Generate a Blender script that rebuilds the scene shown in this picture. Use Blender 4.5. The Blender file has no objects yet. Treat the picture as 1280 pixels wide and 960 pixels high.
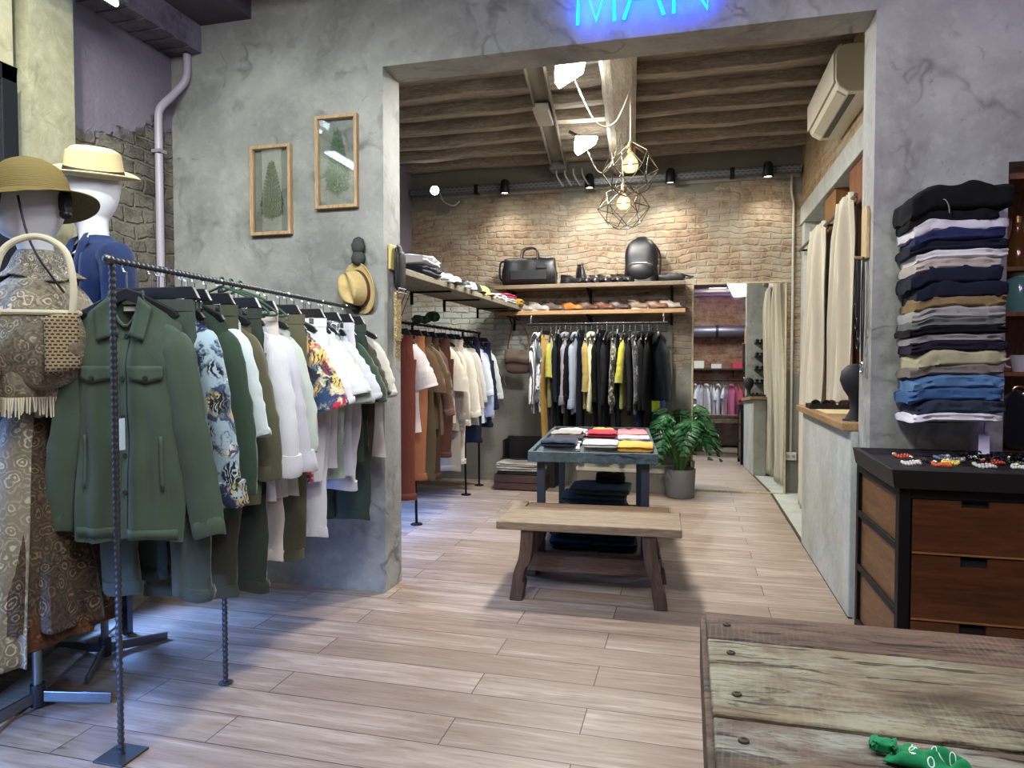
import bpy, math, random
from mathutils import Vector, Matrix, noise as NZ
SC = bpy.context.scene
COL = SC.collection
PI = math.pi
R = math.radians
sin, cos = math.sin, math.cos

# ------------------------------------------------------------------ helpers
def lin(c):
    if isinstance(c, str):
        c = c.lstrip('#'); c = [int(c[i:i+2], 16)/255 for i in (0, 2, 4)]
    return tuple((x/12.92 if x <= .04045 else ((x+.055)/1.055)**2.4) for x in c[:3])

class G:
    """collects vertices and faces; obj() links them as one mesh object"""
    def __init__(s): s.v = []; s.f = []
    def add(s, vs, fs):
        o = len(s.v); s.v += [tuple(p) for p in vs]; s.f += [tuple(i+o for i in f) for f in fs]; return s
    def box(s, x0, y0, z0, x1, y1, z1, m=None):
        vs = [Vector((x, y, z)) for z in (z0, z1) for y in (y0, y1) for x in (x0, x1)]
        if m is not None: vs = [m @ p for p in vs]
        return s.add(vs, [(0, 2, 3, 1), (4, 5, 7, 6), (0, 1, 5, 4), (2, 6, 7, 3), (0, 4, 6, 2), (1, 3, 7, 5)])
    def bar(s, a, b, w, h, up=(0, 0, 1)):
        a, b = Vector(a), Vector(b); t = (b-a).normalized(); n = t.cross(Vector(up))
        if n.length < 1e-4: n = t.cross(Vector((0, 1, 0)))
        n.normalize(); u = n.cross(t)
        vs = []
        for p in (a, b):
            vs += [p-n*w/2-u*h/2, p+n*w/2-u*h/2, p+n*w/2+u*h/2, p-n*w/2+u*h/2]
        return s.add(vs, [(3, 2, 1, 0), (4, 5, 6, 7), (0, 1, 5, 4), (1, 2, 6, 5), (2, 3, 7, 6), (3, 0, 4, 7)])
    def tube(s, pts, r, n=10, closed=False, caps=True, rb=None, side=None, wob=None):
        """round (or, with rb and side, elliptical) tube along pts"""
        P = [Vector(p) for p in pts]; m = len(P)
        rr = r if isinstance(r, (list, tuple)) else [r]*m
        rbb = rr if rb is None else (rb if isinstance(rb, (list, tuple)) else [rb]*m)
        vs, prev = [], None
        for i in range(m):
            t = (P[(i+1) % m]-P[i-1]) if closed else (P[min(i+1, m-1)]-P[max(i-1, 0)])
            t = t.normalized() if t.length > 1e-9 else Vector((0, 0, 1))
            if side is not None:
                b = Vector(side); nn = b.cross(t)
                if nn.length < 1e-4: nn = Vector((1, 0, 0))
                nn.normalize()
            else:
                if prev is None:
                    prev = Vector((0, 0, 1)) if abs(t.z) < .9 else Vector((1, 0, 0))
                nn = prev-t*prev.dot(t)
                if nn.length < 1e-5: nn = t.orthogonal()
                nn.normalize(); prev = nn; b = t.cross(nn)
            for k in range(n):
                a = 2*PI*k/n; q = 1 if wob is None else wob(i, a)
                vs.append(P[i]+nn*(rr[i]*cos(a)*q)+b*(rbb[i]*sin(a)*q))
        fs = []
        for i in range(m if closed else m-1):
            j = (i+1) % m
            for k in range(n):
                l = (k+1) % n
                fs.append((i*n+k, i*n+l, j*n+l, j*n+k))
        if caps and not closed:
            fs += [tuple(range(n-1, -1, -1)), tuple((m-1)*n+k for k in range(n))]
        return s.add(vs, fs)
    def cyl(s, a, b, r0, r1=None, n=16): return s.tube([a, b], [r0, r0 if r1 is None else r1], n)
    def lathe(s, prof, n=24, c=(0, 0, 0), m=None, sx=1, sy=1):
        vs = []
        for r, z in prof:
            for k in range(n):
                a = 2*PI*k/n; p = Vector((c[0]+r*cos(a)*sx, c[1]+r*sin(a)*sy, c[2]+z))
                vs.append(m @ p if m is not None else p)
        fs = []
        for i in range(len(prof)-1):
            for k in range(n):
                l = (k+1) % n; fs.append((i*n+k, i*n+l, (i+1)*n+l, (i+1)*n+k))
        if prof[0][0] > 1e-4: fs.append(tuple(range(n-1, -1, -1)))
        if prof[-1][0] > 1e-4: fs.append(tuple((len(prof)-1)*n+k for k in range(n)))
        return s.add(vs, fs)
    def sheet(s, fn, nu, nv, wrap=False):
        vs = [fn(i/(nu if wrap else nu-1), j/(nv-1)) for j in range(nv) for i in range(nu)]
        fs = []
        for j in range(nv-1):
            for i in range(nu if wrap else nu-1):
                k = (i+1) % nu; fs.append((j*nu+i, j*nu+k, (j+1)*nu+k, (j+1)*nu+i))
        return s.add(vs, fs)
    def prism(s, poly, a, b, ax='y'):
        """polygon of 2-D points extruded from a to b along ax"""
        def p3(p, t): return {'y': (p[0], t, p[1]), 'x': (t, p[0], p[1]), 'z': (p[0], p[1], t)}[ax]
        n = len(poly)
        return s.add([p3(p, a) for p in poly]+[p3(p, b) for p in poly],
                     [tuple(range(n-1, -1, -1)), tuple(range(n, 2*n))]+[(i, (i+1) % n, n+(i+1) % n, n+i) for i in range(n)])
    def ball(s, c, r, nu=20, nv=12, m=None):
        if not isinstance(r, (tuple, list)): r = (r, r, r)
        vs = []
        for j in range(nv+1):
            t = PI*j/nv
            for k in range(nu):
                a = 2*PI*k/nu; p = Vector((c[0]+r[0]*sin(t)*cos(a), c[1]+r[1]*sin(t)*sin(a), c[2]+r[2]*cos(t)))
                vs.append(m @ p if m is not None else p)
        fs = [(j*nu+k, (j+1)*nu+k, (j+1)*nu+(k+1) % nu, j*nu+(k+1) % nu) for j in range(nv) for k in range(nu)]
        return s.add(vs, fs)
    def xf(s, m): s.v = [tuple(m @ Vector(p)) for p in s.v]; return s

def obj(name, g, mat, parent=None, smooth=35, bevel=0, loc=None, rot=None, thick=0):
    me = bpy.data.meshes.new(name); me.from_pydata(g.v, [], g.f); me.validate(); me.update()
    import bmesh
    bm = bmesh.new(); bm.from_mesh(me); bmesh.ops.remove_doubles(bm, verts=bm.verts, dist=1e-6)
    bmesh.ops.recalc_face_normals(bm, faces=bm.faces); bm.to_mesh(me); bm.free()
    o = bpy.data.objects.new(name, me); COL.objects.link(o); me.materials.append(mat)
    if smooth:
        for p in me.polygons: p.use_smooth = True
        me.set_sharp_from_angle(angle=R(smooth))
    if bevel:
        b = o.modifiers.new('bevel', 'BEVEL'); b.width = bevel; b.segments = 2; b.limit_method = 'ANGLE'; b.angle_limit = R(40)
    if thick:
        b = o.modifiers.new('thick', 'SOLIDIFY'); b.thickness = thick; b.offset = 0
    if parent is not None: o.parent = parent
    if loc is not None: o.location = loc
    if rot is not None: o.rotation_euler = rot
    return o
def tag(o, label, cat, group=None, kind=None):
    o['label'] = label; o['category'] = cat
    if group: o['group'] = group
    if kind: o['kind'] = kind
    return o
def thing(name, label, cat, loc=(0, 0, 0), rz=0, group=None):
    o = bpy.data.objects.new(name, None); COL.objects.link(o); o.empty_display_size = .05
    o.location = loc; o.rotation_euler = (0, 0, rz)
    return tag(o, label, cat, group)
def struct(name, g, mat, smooth=0, bevel=0, parent=None):
    o = obj(name, g, mat, parent, smooth=smooth, bevel=bevel)
    if parent is None: o['kind'] = 'structure'
    return o
def dup(root, loc=None, rz=None, label=None):
    r = root.copy(); COL.objects.link(r)
    if loc is not None: r.location = loc
    if rz is not None: r.rotation_euler = (0, 0, rz)
    if label: r['label'] = label
    for ch in list(root.children):
        c = ch.copy(); COL.objects.link(c); c.parent = r
        for g in list(ch.children):
            d = g.copy(); COL.objects.link(d); d.parent = c
    return r
def smoothstep(a, b, x):
    t = max(0, min(1, (x-a)/(b-a))); return t*t*(3-2*t)
def catmull(pts, k=6):
    P = [Vector(p) for p in pts]; out = []
    for i in range(len(P)-1):
        a, b, c, d = P[max(i-1, 0)], P[i], P[i+1], P[min(i+2, len(P)-1)]
        for j in range(k):
            t = j/k
            out.append(.5*((2*b)+(c-a)*t+(2*a-5*b+4*c-d)*t*t+(3*b-a-3*c+d)*t**3))
    out.append(P[-1]); return out

# ------------------------------------------------------------------ materials
class NT:
    def __init__(s, name):
        s.m = bpy.data.materials.new(name); s.m.use_nodes = True
        s.t = s.m.node_tree; s.t.nodes.clear()
        s.out = s.t.nodes.new('ShaderNodeOutputMaterial'); s.b = s.t.nodes.new('ShaderNodeBsdfPrincipled')
        s.t.links.new(s.b.outputs[0], s.out.inputs[0])
    def n(s, ty, **k):
        x = s.t.nodes.new('ShaderNode'+ty)
        for a, v in k.items(): setattr(x, a, v)
        return x
    def put(s, sock, v):
        if v is None: return
        if isinstance(v, bpy.types.NodeSocket): s.t.links.new(v, sock)
        else:
            if isinstance(v, (tuple, list)) and len(v) == 3 and sock.type == 'RGBA': v = (*v, 1)
            sock.default_value = v
    def pos(s): return s.n('NewGeometry').outputs['Position']
    def oc(s): return s.n('TexCoord').outputs['Object']
    def map(s, v, scale=(1, 1, 1), rot=(0, 0, 0), loc=(0, 0, 0)):
        x = s.n('Mapping'); s.put(x.inputs[0], v); x.inputs['Scale'].default_value = scale; x.inputs['Rotation'].default_value = rot; x.inputs['Location'].default_value = loc
        return x.outputs[0]
    def noise(s, v, scale, detail=4, rough=.55, dist=0, out=0):
        x = s.n('TexNoise'); s.put(x.inputs['Vector'], v); x.inputs['Scale'].default_value = scale; x.inputs['Detail'].default_value = detail
        x.inputs['Roughness'].default_value = rough; x.inputs['Distortion'].default_value = dist; return x.outputs[out]
    def vor(s, v, scale, feature='F1', rnd=1, out='Distance'):
        x = s.n('TexVoronoi', feature=feature); s.put(x.inputs['Vector'], v); x.inputs['Scale'].default_value = scale; x.inputs['Randomness'].default_value = rnd; return x.outputs[out]
    def wave(s, v, scale, dist=0, detail=2, dscale=1, dir='X'):
        x = s.n('TexWave', bands_direction=dir); s.put(x.inputs['Vector'], v); x.inputs['Scale'].default_value = scale; x.inputs['Distortion'].default_value = dist
        x.inputs['Detail'].default_value = detail; x.inputs['Detail Scale'].default_value = dscale; return x.outputs['Fac']
    def brick(s, v, w, h, mortar, c1=(0, 0, 0), c2=(1, 1, 1), cm=(.5, .5, .5), off=.5, smooth=.1):
        x = s.n('TexBrick'); x.offset = off; s.put(x.inputs['Vector'], v); s.put(x.inputs['Color1'], c1); s.put(x.inputs['Color2'], c2); s.put(x.inputs['Mortar'], cm)
        x.inputs['Scale'].default_value = 1; x.inputs['Mortar Size'].default_value = mortar; x.inputs['Mortar Smooth'].default_value = smooth
        x.inputs['Brick Width'].default_value = w; x.inputs['Row Height'].default_value = h; return x.outputs
    def ramp(s, f, stops, interp='LINEAR'):
        x = s.n('ValToRGB'); s.put(x.inputs[0], f); e = x.color_ramp.elements; x.color_ramp.interpolation = interp
        while len(e) < len(stops): e.new(.5)
        for q, (p, c) in zip(e, stops):
            q.position = p; q.color = (c, c, c, 1) if isinstance(c, (int, float)) else (*c, 1)
        return x.outputs[0]
    def mix(s, f, a, b, mode='MIX'):
        x = s.n('Mix', data_type='RGBA', blend_type=mode); s.put(x.inputs[0], f); s.put(x.inputs[6], a); s.put(x.inputs[7], b); return x.outputs[2]
    def math(s, op, a, b=None, clamp=False):
        x = s.n('Math', operation=op, use_clamp=clamp); s.put(x.inputs[0], a); s.put(x.inputs[1], b); return x.outputs[0]
    def sep(s, v):
        x = s.n('SeparateXYZ'); s.put(x.inputs[0], v); return x.outputs
    def comb(s, x=0, y=0, z=0):
        c = s.n('CombineXYZ'); s.put(c.inputs[0], x); s.put(c.inputs[1], y); s.put(c.inputs[2], z); return c.outputs[0]
    def vadd(s, a, b, sc=1):
        x = s.n('VectorMath', operation='MULTIPLY_ADD'); s.put(x.inputs[0], b); x.inputs[1].default_value = (sc, sc, sc); s.put(x.inputs[2], a); return x.outputs[0]
    def bump(s, h, strength=.3, dist=.01, nrm=None):
        x = s.n('Bump'); s.put(x.inputs['Height'], h); x.inputs['Strength'].default_value = strength; x.inputs['Distance'].default_value = dist
        s.put(x.inputs['Normal'], nrm); return x.outputs[0]
    def fin(s, col=None, rough=.6, metal=0, normal=None, spec=.5, **k):
        s.put(s.b.inputs['Base Color'], col); s.put(s.b.inputs['Roughness'], rough); s.put(s.b.inputs['Metallic'], metal)
        s.b.inputs['Specular IOR Level'].default_value = spec
        if normal is not None: s.put(s.b.inputs['Normal'], normal)
        for a, v in k.items(): s.put(s.b.inputs[a], v)
        return s.m
_C = {}
def memo(f):
    def w(*a, **k):
        key = (f.__name__, a, tuple(sorted(k.items())))
        if key not in _C: _C[key] = f(*a, **k)
        return _C[key]
    return w
@memo
def plain(c, rough=.5, metal=0, bumpy=.1, scale=60, var=.12):
    t = NT('plain'); c = lin(c); v = t.oc(); a = t.noise(v, scale, 3); big = t.noise(v, 4, 2)
    col = t.mix(big, tuple(x*(1-var) for x in c), tuple(min(1, x*(1+var)) for x in c))
    return t.fin(col, rough, metal, t.bump(a, bumpy, .003) if bumpy else None)
@memo
def fabric(c, weave=420, var=.18, rough=.85, sheen=.25):
    t = NT('fabric'); c = lin(c); v = t.oc(); big = t.noise(v, 5, 4, .6); fine = t.noise(v, weave, 2)
    col = t.mix(big, tuple(x*(1-var) for x in c), tuple(min(1, x*(1+var)) for x in c))
    col = t.mix(t.math('MULTIPLY', fine, .35), col, tuple(x*.7 for x in c))
    wr = t.math('ADD', t.noise(t.map(v, (1, 1, .35)), 16, 4, .5, 1.2), t.math('MULTIPLY', t.noise(t.map(v, (1, 1, .6), (0, .5, 0)), 30, 3, .5, 1), .35))
    return t.fin(col, rough, 0, t.bump(wr, .3, .012, t.bump(fine, .12, .0015)), .2, **{'Sheen Weight': sheen, 'Sheen Roughness': .5})
@memo
def printed(base, cols, scale=18, kind='floral', thr=.5):
    """printed cloth: blossoms, leaves, paisley, stripes, camouflage or denim"""
    t = NT('printed_cloth'); v = t.oc(); base = lin(base); cs = [lin(c) for c in cols]; col = base
    if kind == 'stripe':
        w = t.wave(t.map(v, (1, 1, 0)), scale, 0, 0, 1, 'X'); col = t.mix(t.ramp(w, [(thr-.04, 0), (thr+.04, 1)]), base, cs[0])
    elif kind == 'paisley':
        d = t.noise(v, scale*.5, 3, .6, 0, 1); p = t.vadd(v, d, .05)
        a = t.vor(p, scale); r = t.math('SINE', t.math('MULTIPLY', a, 26))
        k = t.math('MULTIPLY', t.ramp(a, [(.42, 1), (.6, .15)]), t.ramp(r, [(.15, 0), (.7, 1)]))
        col = t.mix(k, base, cs[0]); col = t.mix(t.ramp(t.noise(v, scale*3, 4), [(.5, 0), (.62, .8)]), col, cs[1 % len(cs)])
        col = t.mix(t.ramp(t.noise(v, 3, 2), [(.4, 0), (.7, .5)]), col, cs[-1])
    else:
        for i, c in enumerate(cs):
            p = t.map(v, (1, 1, 1), (0, 0, .7*i), (3.1*i, 1.7*i, 2.3*i))
            p = t.vadd(p, t.noise(p, scale*.8, 3, .6, 0, 1), .09 if kind == 'floral' else .2)
            if kind == 'floral' and i % 2 == 0:
                a = t.vor(p, scale*.55); w = t.wave(p, scale*1.1, 8, 2, 1.2)
                k = t.math('MULTIPLY', t.ramp(a, [(.34, 1), (.5, 0)]), t.ramp(w, [(.2, 0), (.42, 1)]))
            else:
                k = t.ramp(t.noise(p, scale*(.45 if kind == 'floral' else .3), 3, .6, 1.5), [(thr-.02, 0), (thr+.05, 1)])
            col = t.mix(k, col, c)
    fine = t.noise(v, 380, 2); wr = t.noise(t.map(v, (1, 1, .4)), 16, 4, .5, 1.2)
    return t.fin(col, .85, 0, t.bump(wr, .3, .012, t.bump(fine, .12, .002)), .2, **{'Sheen Weight': .15})
@memo
def denim(c, fade=.35):
    t = NT('denim'); c = lin(c); v = t.oc()
    f = t.noise(v, 9, 5, .6); fine = t.noise(t.map(v, (1, 1, 1), (.6, .5, .7)), 500, 2)
    col = t.mix(t.ramp(f, [(.42, 0), (.75, fade)]), c, tuple(min(1, x*1.5+.03) for x in c)); col = t.mix(t.math('MULTIPLY', fine, .5), col, tuple(x*.5 for x in c))
    return t.fin(col, .85, 0, t.bump(t.noise(v, 16, 4), .4, .02), .2)
@memo
def wood(c1, c2, scale=3, axis='x', rough=.55, bumpy=.25, knots=True):
    t = NT('wood'); c1, c2 = lin(c1), lin(c2); v = t.oc()
    st = {'x': (1, 9, 9), 'y': (9, 1, 9), 'z': (9, 9, 1)}[axis]
    p = t.map(v, st); g = t.noise(p, scale, 6, .62, .8); g2 = t.noise(p, scale*7, 4, .6)
    col = t.mix(t.ramp(g, [(.3, 0), (.7, 1)]), c1, c2); col = t.mix(t.ramp(g2, [(.35, .55), (.6, 0)]), col, tuple(x*.45 for x in c1))
    if knots:
        k = t.vor(t.map(v, tuple(x*.35 for x in st)), 3.2); col = t.mix(t.ramp(k, [(.03, .8), (.12, 0)]), col, tuple(x*.3 for x in c1))
    return t.fin(col, rough, 0, t.bump(g2, bumpy, .006))
@memo
def rustic(c1, c2, paint, amount=.5, seed=0, axis='x'):
    """old board with worn paint and saw marks"""
    t = NT('rustic_board'); c1, c2, pc = lin(c1), lin(c2), lin(paint); v = t.map(t.oc(), (1, 1, 1), (0, 0, 0), (seed*1.7, seed*.9, 0))
    st = (1, 7, 7) if axis == 'x' else (7, 1, 7)
    p = t.vadd(t.map(v, st), t.noise(v, 4, 3, .5, 0, 1), .5); g = t.noise(p, 3.2, 7, .68, 1.2); g2 = t.noise(p, 22, 5, .65)
    col = t.mix(t.ramp(g, [(.34, 0), (.66, 1)]), c1, c2)
    col = t.mix(t.ramp(t.noise(t.map(v, (1, 2.2, 2)), 1.7, 5, .62, .5), [(.46, 0), (.64, .8)]), col, tuple(x*.38 for x in c1))
    pm = t.noise(t.map(v, (1.2, 3, 3)), 3, 6, .65, .6)
    pk = t.math('MULTIPLY', t.ramp(pm, [(1-amount-.08, 0), (1-amount+.1, .8)]), t.ramp(g2, [(.36, 0), (.52, 1)]))
    col = t.mix(pk, col, pc)
    cr = t.ramp(t.noise(t.vadd(t.map(v, (1, 14, 14)), t.noise(v, 7, 2, .5, 0, 1), .6), 2.4, 6, .6, 1), [(.36, .95), (.44, 0)])
    col = t.mix(cr, col, tuple(x*.2 for x in c1)); sw = t.wave(t.map(v, (1, .25, 1), (0, 0, .25)), 26, 3, 3, 2); col = t.mix(t.math('MULTIPLY', t.ramp(sw, [(.65, 0), (.98, .28)]), t.ramp(t.noise(v, 2.2, 4), [(.52, 0), (.68, 1)])), col, tuple(min(1, x*1.5) for x in c2))
    return t.fin(col, .62, 0, t.bump(g2, .45, .008, t.bump(cr, -.5, .01)), .35)
@memo
def metal(c, rough=.4, m=1.0): return plain(c, rough, m, .08, 90, .15)
@memo
def emit(c, s):
    t = NT('glow'); return t.fin((0, 0, 0), .4, 0, **{'Emission Color': lin(c), 'Emission Strength': s})
@memo
def pane(c='#ffffff', k=.10):
    t = NT('pane'); tr = t.n('BsdfTransparent'); tr.inputs[0].default_value = (*lin(c), 1); gl = t.n('BsdfGlossy'); gl.inputs['Roughness'].default_value = .02
    fr = t.n('Fresnel'); fr.inputs[0].default_value = 1.45; mx = t.n('MixShader'); t.put(mx.inputs[0], t.math('ADD', fr.outputs[0], k*.3)); t.t.links.new(tr.outputs[0], mx.inputs[1]); t.t.links.new(gl.outputs[0], mx.inputs[2]); t.t.links.new(mx.outputs[0], t.out.inputs[0]); return t.m
@memo
def bulb_glass(c, s):
    t = NT('bulb_glass'); tr = t.n('BsdfTransparent'); em = t.n('Emission'); em.inputs[0].default_value = (*lin(c), 1); em.inputs[1].default_value = s
    mx = t.n('MixShader'); mx.inputs[0].default_value = .3; t.t.links.new(tr.outputs[0], mx.inputs[1]); t.t.links.new(em.outputs[0], mx.inputs[2]); t.t.links.new(mx.outputs[0], t.out.inputs[0]); return t.m
@memo
def glassy(c='#ffffff', rough=.02, t_=1.0, ior=1.45):
    t = NT('glass'); return t.fin(lin(c), rough, 0, **{'Transmission Weight': t_, 'IOR': ior})

def mat_plaster(name, a, b, mark=.5, scale=1.0):
    t = NT(name); v = t.map(t.pos(), (scale,)*3); a, b = lin(a), lin(b)
    n1 = t.noise(v, 1.6, 6, .6, .5); n2 = t.noise(v, 9, 5, .65)
    col = t.mix(t.ramp(n1, [(.35, 0), (.68, 1)]), a, b); col = t.mix(t.ramp(n2, [(.5, 0), (.75, .35)]), col, tuple(min(1, x*1.35) for x in b))
    sw = t.noise(t.vadd(v, t.noise(v, 2.2, 3, .5, 0, 1), .55), 3.1, 3, .5)
    band = t.math('ABSOLUTE', t.math('SUBTRACT', sw, .5)); mk = t.ramp(band, [(.0, .8), (.05, 0)])
    patch = t.ramp(t.noise(v, 3.7, 4), [(.46, 0), (.66, 1)]); mk = t.math('MULTIPLY', t.math('MULTIPLY', mk, patch), mark)
    col = t.mix(mk, col, tuple(x*.58 for x in a))
    sc = t.ramp(t.noise(t.map(v, (1, 1, 1), (.3, .4, .8), (4, 2, 1)), 6, 6, .7, 1.5), [(.62, 0), (.7, .55)])
    col = t.mix(t.math('MULTIPLY', sc, mark), col, tuple(x*.55 for x in a))
    h = t.math('ADD', t.noise(v, 7, 6, .6, .6), t.math('MULTIPLY', mk, -.6))
    return t.fin(col, .62, 0, t.bump(h, .35, .02), .35)

def mat_brick(name, horiz='x', c1='#a08258', c2='#7c6246', mort='#9a907c', plaster='#7c7a70', white=None, low=1.45, high=9.0, row=.085, wid=.30, cover=.46, rough_h=.03):
    """rough old masonry laid in courses, with plaster left on it below low, above high and in patches"""
    t = NT(name); p = t.pos(); s = t.sep(p); u = s[0] if horiz == 'x' else s[1]; q = t.comb(u, s[2], 0)
    d = t.noise(q, 5, 3, .6, 0, 1); d2 = t.noise(q, 1.3, 2, .5, 0, 1)
    q2 = t.vadd(t.vadd(t.vadd(q, d, .075), d2, .16), t.noise(q, 14, 2, .5, 0, 1), .02)
    b = t.brick(q2, wid, row, .012, (0, 0, 0), (1, 1, 1), (.5, .5, .5), .47, .6); fac = b[1]
    n1 = t.noise(q, 13, 6, .7, .4); n2 = t.noise(t.map(q, (1, 2.5, 1)), 3.2, 5, .65)
    col = t.mix(t.ramp(t.mix(.55, b[0], n2), [(.25, 0), (.75, 1)]), lin(c1), lin(c2))
    col = t.mix(t.ramp(n1, [(.36, .75), (.52, 0)]), col, tuple(x*.35 for x in lin(c2)))
    col = t.mix(t.math('MULTIPLY', fac, .55), col, tuple(x*.8 for x in lin(mort)))
    col = t.mix(t.ramp(t.noise(q, 2.1, 6, .65, .4), [(cover, 0), (cover+.16, .85)]), col, lin(mort))
    if white:
        x0, x1, z1, wc = white
        m = t.math('MULTIPLY', t.ramp(t.math('ADD', t.math('MULTIPLY', t.math('SUBTRACT', u, x1), -1.5), t.noise(q, 5, 3)), [(.3, 0), (.6, 1)]),
                   t.ramp(t.math('ADD', t.math('MULTIPLY', t.math('SUBTRACT', s[2], z1), -4), t.noise(q, 6, 3)), [(.3, 0), (.7, 1)]))
        col = t.mix(t.math('MULTIPLY', m, t.math('SUBTRACT', 1, t.math('MULTIPLY', fac, .5))), col, lin(wc))
    nz = t.math('MULTIPLY', t.math('SUBTRACT', t.noise(q, 2.4, 6, .6), .5), .9)
    m1 = t.ramp(t.math('ADD', t.math('SUBTRACT', low, s[2]), nz), [(.0, 0), (.06, 1)])
    m2 = t.ramp(t.math('ADD', t.math('SUBTRACT', s[2], high), nz), [(.0, 0), (.06, 1)])
    pm = t.math('MAXIMUM', m1, m2); pc = t.mix(t.noise(q, 2.2, 6, .65), tuple(x*.72 for x in lin(plaster)), tuple(x*1.3 for x in lin(plaster)))
    col = t.mix(pm, col, pc)
    h = t.mix(pm, t.mix(.5, t.math('SUBTRACT', 1, fac), n1), t.math('ADD', t.math('MULTIPLY', t.noise(q, 6, 5), .2), .75))
    return t.fin(col, .88, 0, t.bump(t.noise(q, 38, 5, .7), .5, .012, t.bump(h, .8, rough_h)), .2)

def mat_floor():
    t = NT('laminate_floor'); p = t.pos(); q = t.map(p, (1, 1, 1), (0, 0, 0), (.37, .06, 0))
    b = t.brick(q, 1.28, .192, .0022, (0, 0, 0), (1, 1, 1), (.5, .5, .5), .37, 0)
    row = t.math('FLOOR', t.math('DIVIDE', t.sep(q)[1], .192))
    q3 = t.vadd(q, t.comb(t.math('MULTIPLY', row, 3.7), 0, t.math('MULTIPLY', b[0], 5)), 1)
    g = t.noise(t.map(q3, (1, 9, 1)), 2.0, 6, .62, 1.0); g2 = t.noise(t.map(q3, (1, 16, 1)), 6, 5, .65, .5)
    tone = t.mix(t.ramp(b[0], [(0, 0), (1, 1)]), lin('#8d7c6d'), lin('#a8988a'))
    col = t.mix(t.ramp(g, [(.32, .8), (.6, 0)]), tone, lin('#7b6857')); col = t.mix(t.ramp(g, [(.55, 0), (.78, .7)]), col, lin('#baaca0'))
    col = t.mix(t.ramp(g2, [(.3, .6), (.46, 0)]), col, lin('#665444'))
    k = t.vor(t.map(q3, (1, 3.2, 1)), 1.9); col = t.mix(t.ramp(k, [(.015, .75), (.07, 0)]), col, lin('#4e3d30'))
    col = t.mix(b[1], col, lin('#40352c'))
    return t.fin(col, t.ramp(g2, [(.3, .5), (.7, .36)]), 0, t.bump(t.math('SUBTRACT', g2, t.math('MULTIPLY', b[1], 2)), .12, .003), .45)
# ------------------------------------------------------------------ camera
cam = bpy.data.objects.new('camera', bpy.data.cameras.new('camera')); COL.objects.link(cam); SC.camera = cam
cam.location = (0, 0, 1.35); cam.data.sensor_width = 36; cam.data.lens = 36*860/1280; cam.data.clip_start = .02
cam.rotation_euler = (PI/2-math.atan(28/860), 0, R(14.35))
SC.view_settings.view_transform = 'Standard'; SC.view_settings.look = 'None'; SC.view_settings.gamma = 1
SC.view_settings.use_curve_mapping = False; SC.view_settings.exposure = 0
w = bpy.data.worlds.new('world'); SC.world = w; w.use_nodes = True
w.node_tree.nodes['Background'].inputs[0].default_value = (.6, .75, 1, 1); w.node_tree.nodes['Background'].inputs[1].default_value = .6

# ------------------------------------------------------------------ the setting
XL, YW, YB, YK = -3.12, 3.67, 3.9, 7.5       # left wall, front and back of the wall with the opening, back wall
XA, XB, ZL, XE = -1.70, .86, 3.03, 1.425     # opening: left, right, lintel; right end of its wall
XR, YR, ZC = 3.2, -1.6, 3.55                  # right wall, rear wall, front ceiling
ZB = 3.6                                     # boards of the back ceiling
PLA = mat_plaster('trowelled_plaster', '#7d7e7b', '#a6a8a2', 1.0)
PLA2 = mat_plaster('smooth_concrete', '#9b9f98', '#b4b7b0', .25, 1.6)
CEM = mat_plaster('rough_cement', '#6e6c66', '#8b887f', .3, 1.2)
BRK_B = mat_brick('back_masonry', 'x', '#a6937a', '#8a735e', '#a29b8a', '#77756c', (-9, -1.75, 1.98, '#b6bcb2'), 1.36, 3.12, .062, .21, .44, .026)
BRK_R = mat_brick('right_masonry', 'y', '#ad9068', '#8e7350', '#a2977f', '#7b786e', None, .5, 9, .075, .24, .4)
BRK_L = mat_brick('left_masonry', 'y', '#766f66', '#453f3a', '#8a8478', '#7d7784', None, .9, 2.62, .085, .17, .40, .08)
BRK_P = mat_plaster('pier_render', '#8f8d74', '#b4b096', .45, 2.0)
BRK_X = mat_brick('rear_masonry', 'x', '#9a6f58', '#7b5244', '#a39484', '#7f7a76', None, .2, 9, .09, .26, .5)
struct('floor', G().box(XL-.3, YR-.1, -.12, XR+.1, YK+.3, 0), mat_floor())
struct('floor_fitting_room', G().box(.845, YB, -.06, 2.3, YK, .006), PLA2)
struct('trim_floor', G().box(.825, YB, -.06, .845, YK, .009), metal('#5a5148', .5))
# wall with the opening
g = G()
g.box(XL-.3, YW, 0, XA, YB, ZL); g.box(XB, YW, 0, XE, YB, ZL); g.box(XL-.3, YW, ZL, XE, YB, 3.75)
struct('wall_opening', g, PLA, 0)
g = G(); g.box(XE, YW, 2.27, XR, YB, ZC+.05); g.box(2.45, YW, 0, XR, YB, 2.27)
struct('wall_niche', g, PLA, 0)
struct('wall_left', G().box(XL-.3, 2.86, 0, XL, YW, ZC+.05).box(XL-.3, YB, 0, XL, YK+.3, 3.7), BRK_L)
g = G(); g.box(XL-.3, 2.615, 0, XL+.11, 2.86, ZC+.05); g.box(XL-.3, 1.25, 2.69, XL+.11, 2.535, ZC+.05); g.box(XL-.3, YR, 0, XL+.11, 1.25, ZC+.05)
g.box(XL-.3, 1.25, 0, XL+.11, 2.535, .35)
struct('wall_pier', g, BRK_P)
struct('wall_back', G().box(XL-.3, YK, 0, 2.4, YK+.25, 3.7), BRK_B)
struct('wall_rear', G().box(XL-.3, YR-.2, 0, XR+.1, YR, ZC+.05), BRK_X)
struct('wall_right', G().box(XR, YR, 0, XR+.2, YB, ZC+.05), PLA)
struct('ceiling', G().box(XL-.3, YR-.2, ZC, XR+.2, YB, ZC+.15), wood('#6b5c50', '#8c7d70', 2, 'x', .7))
g = G()
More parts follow.
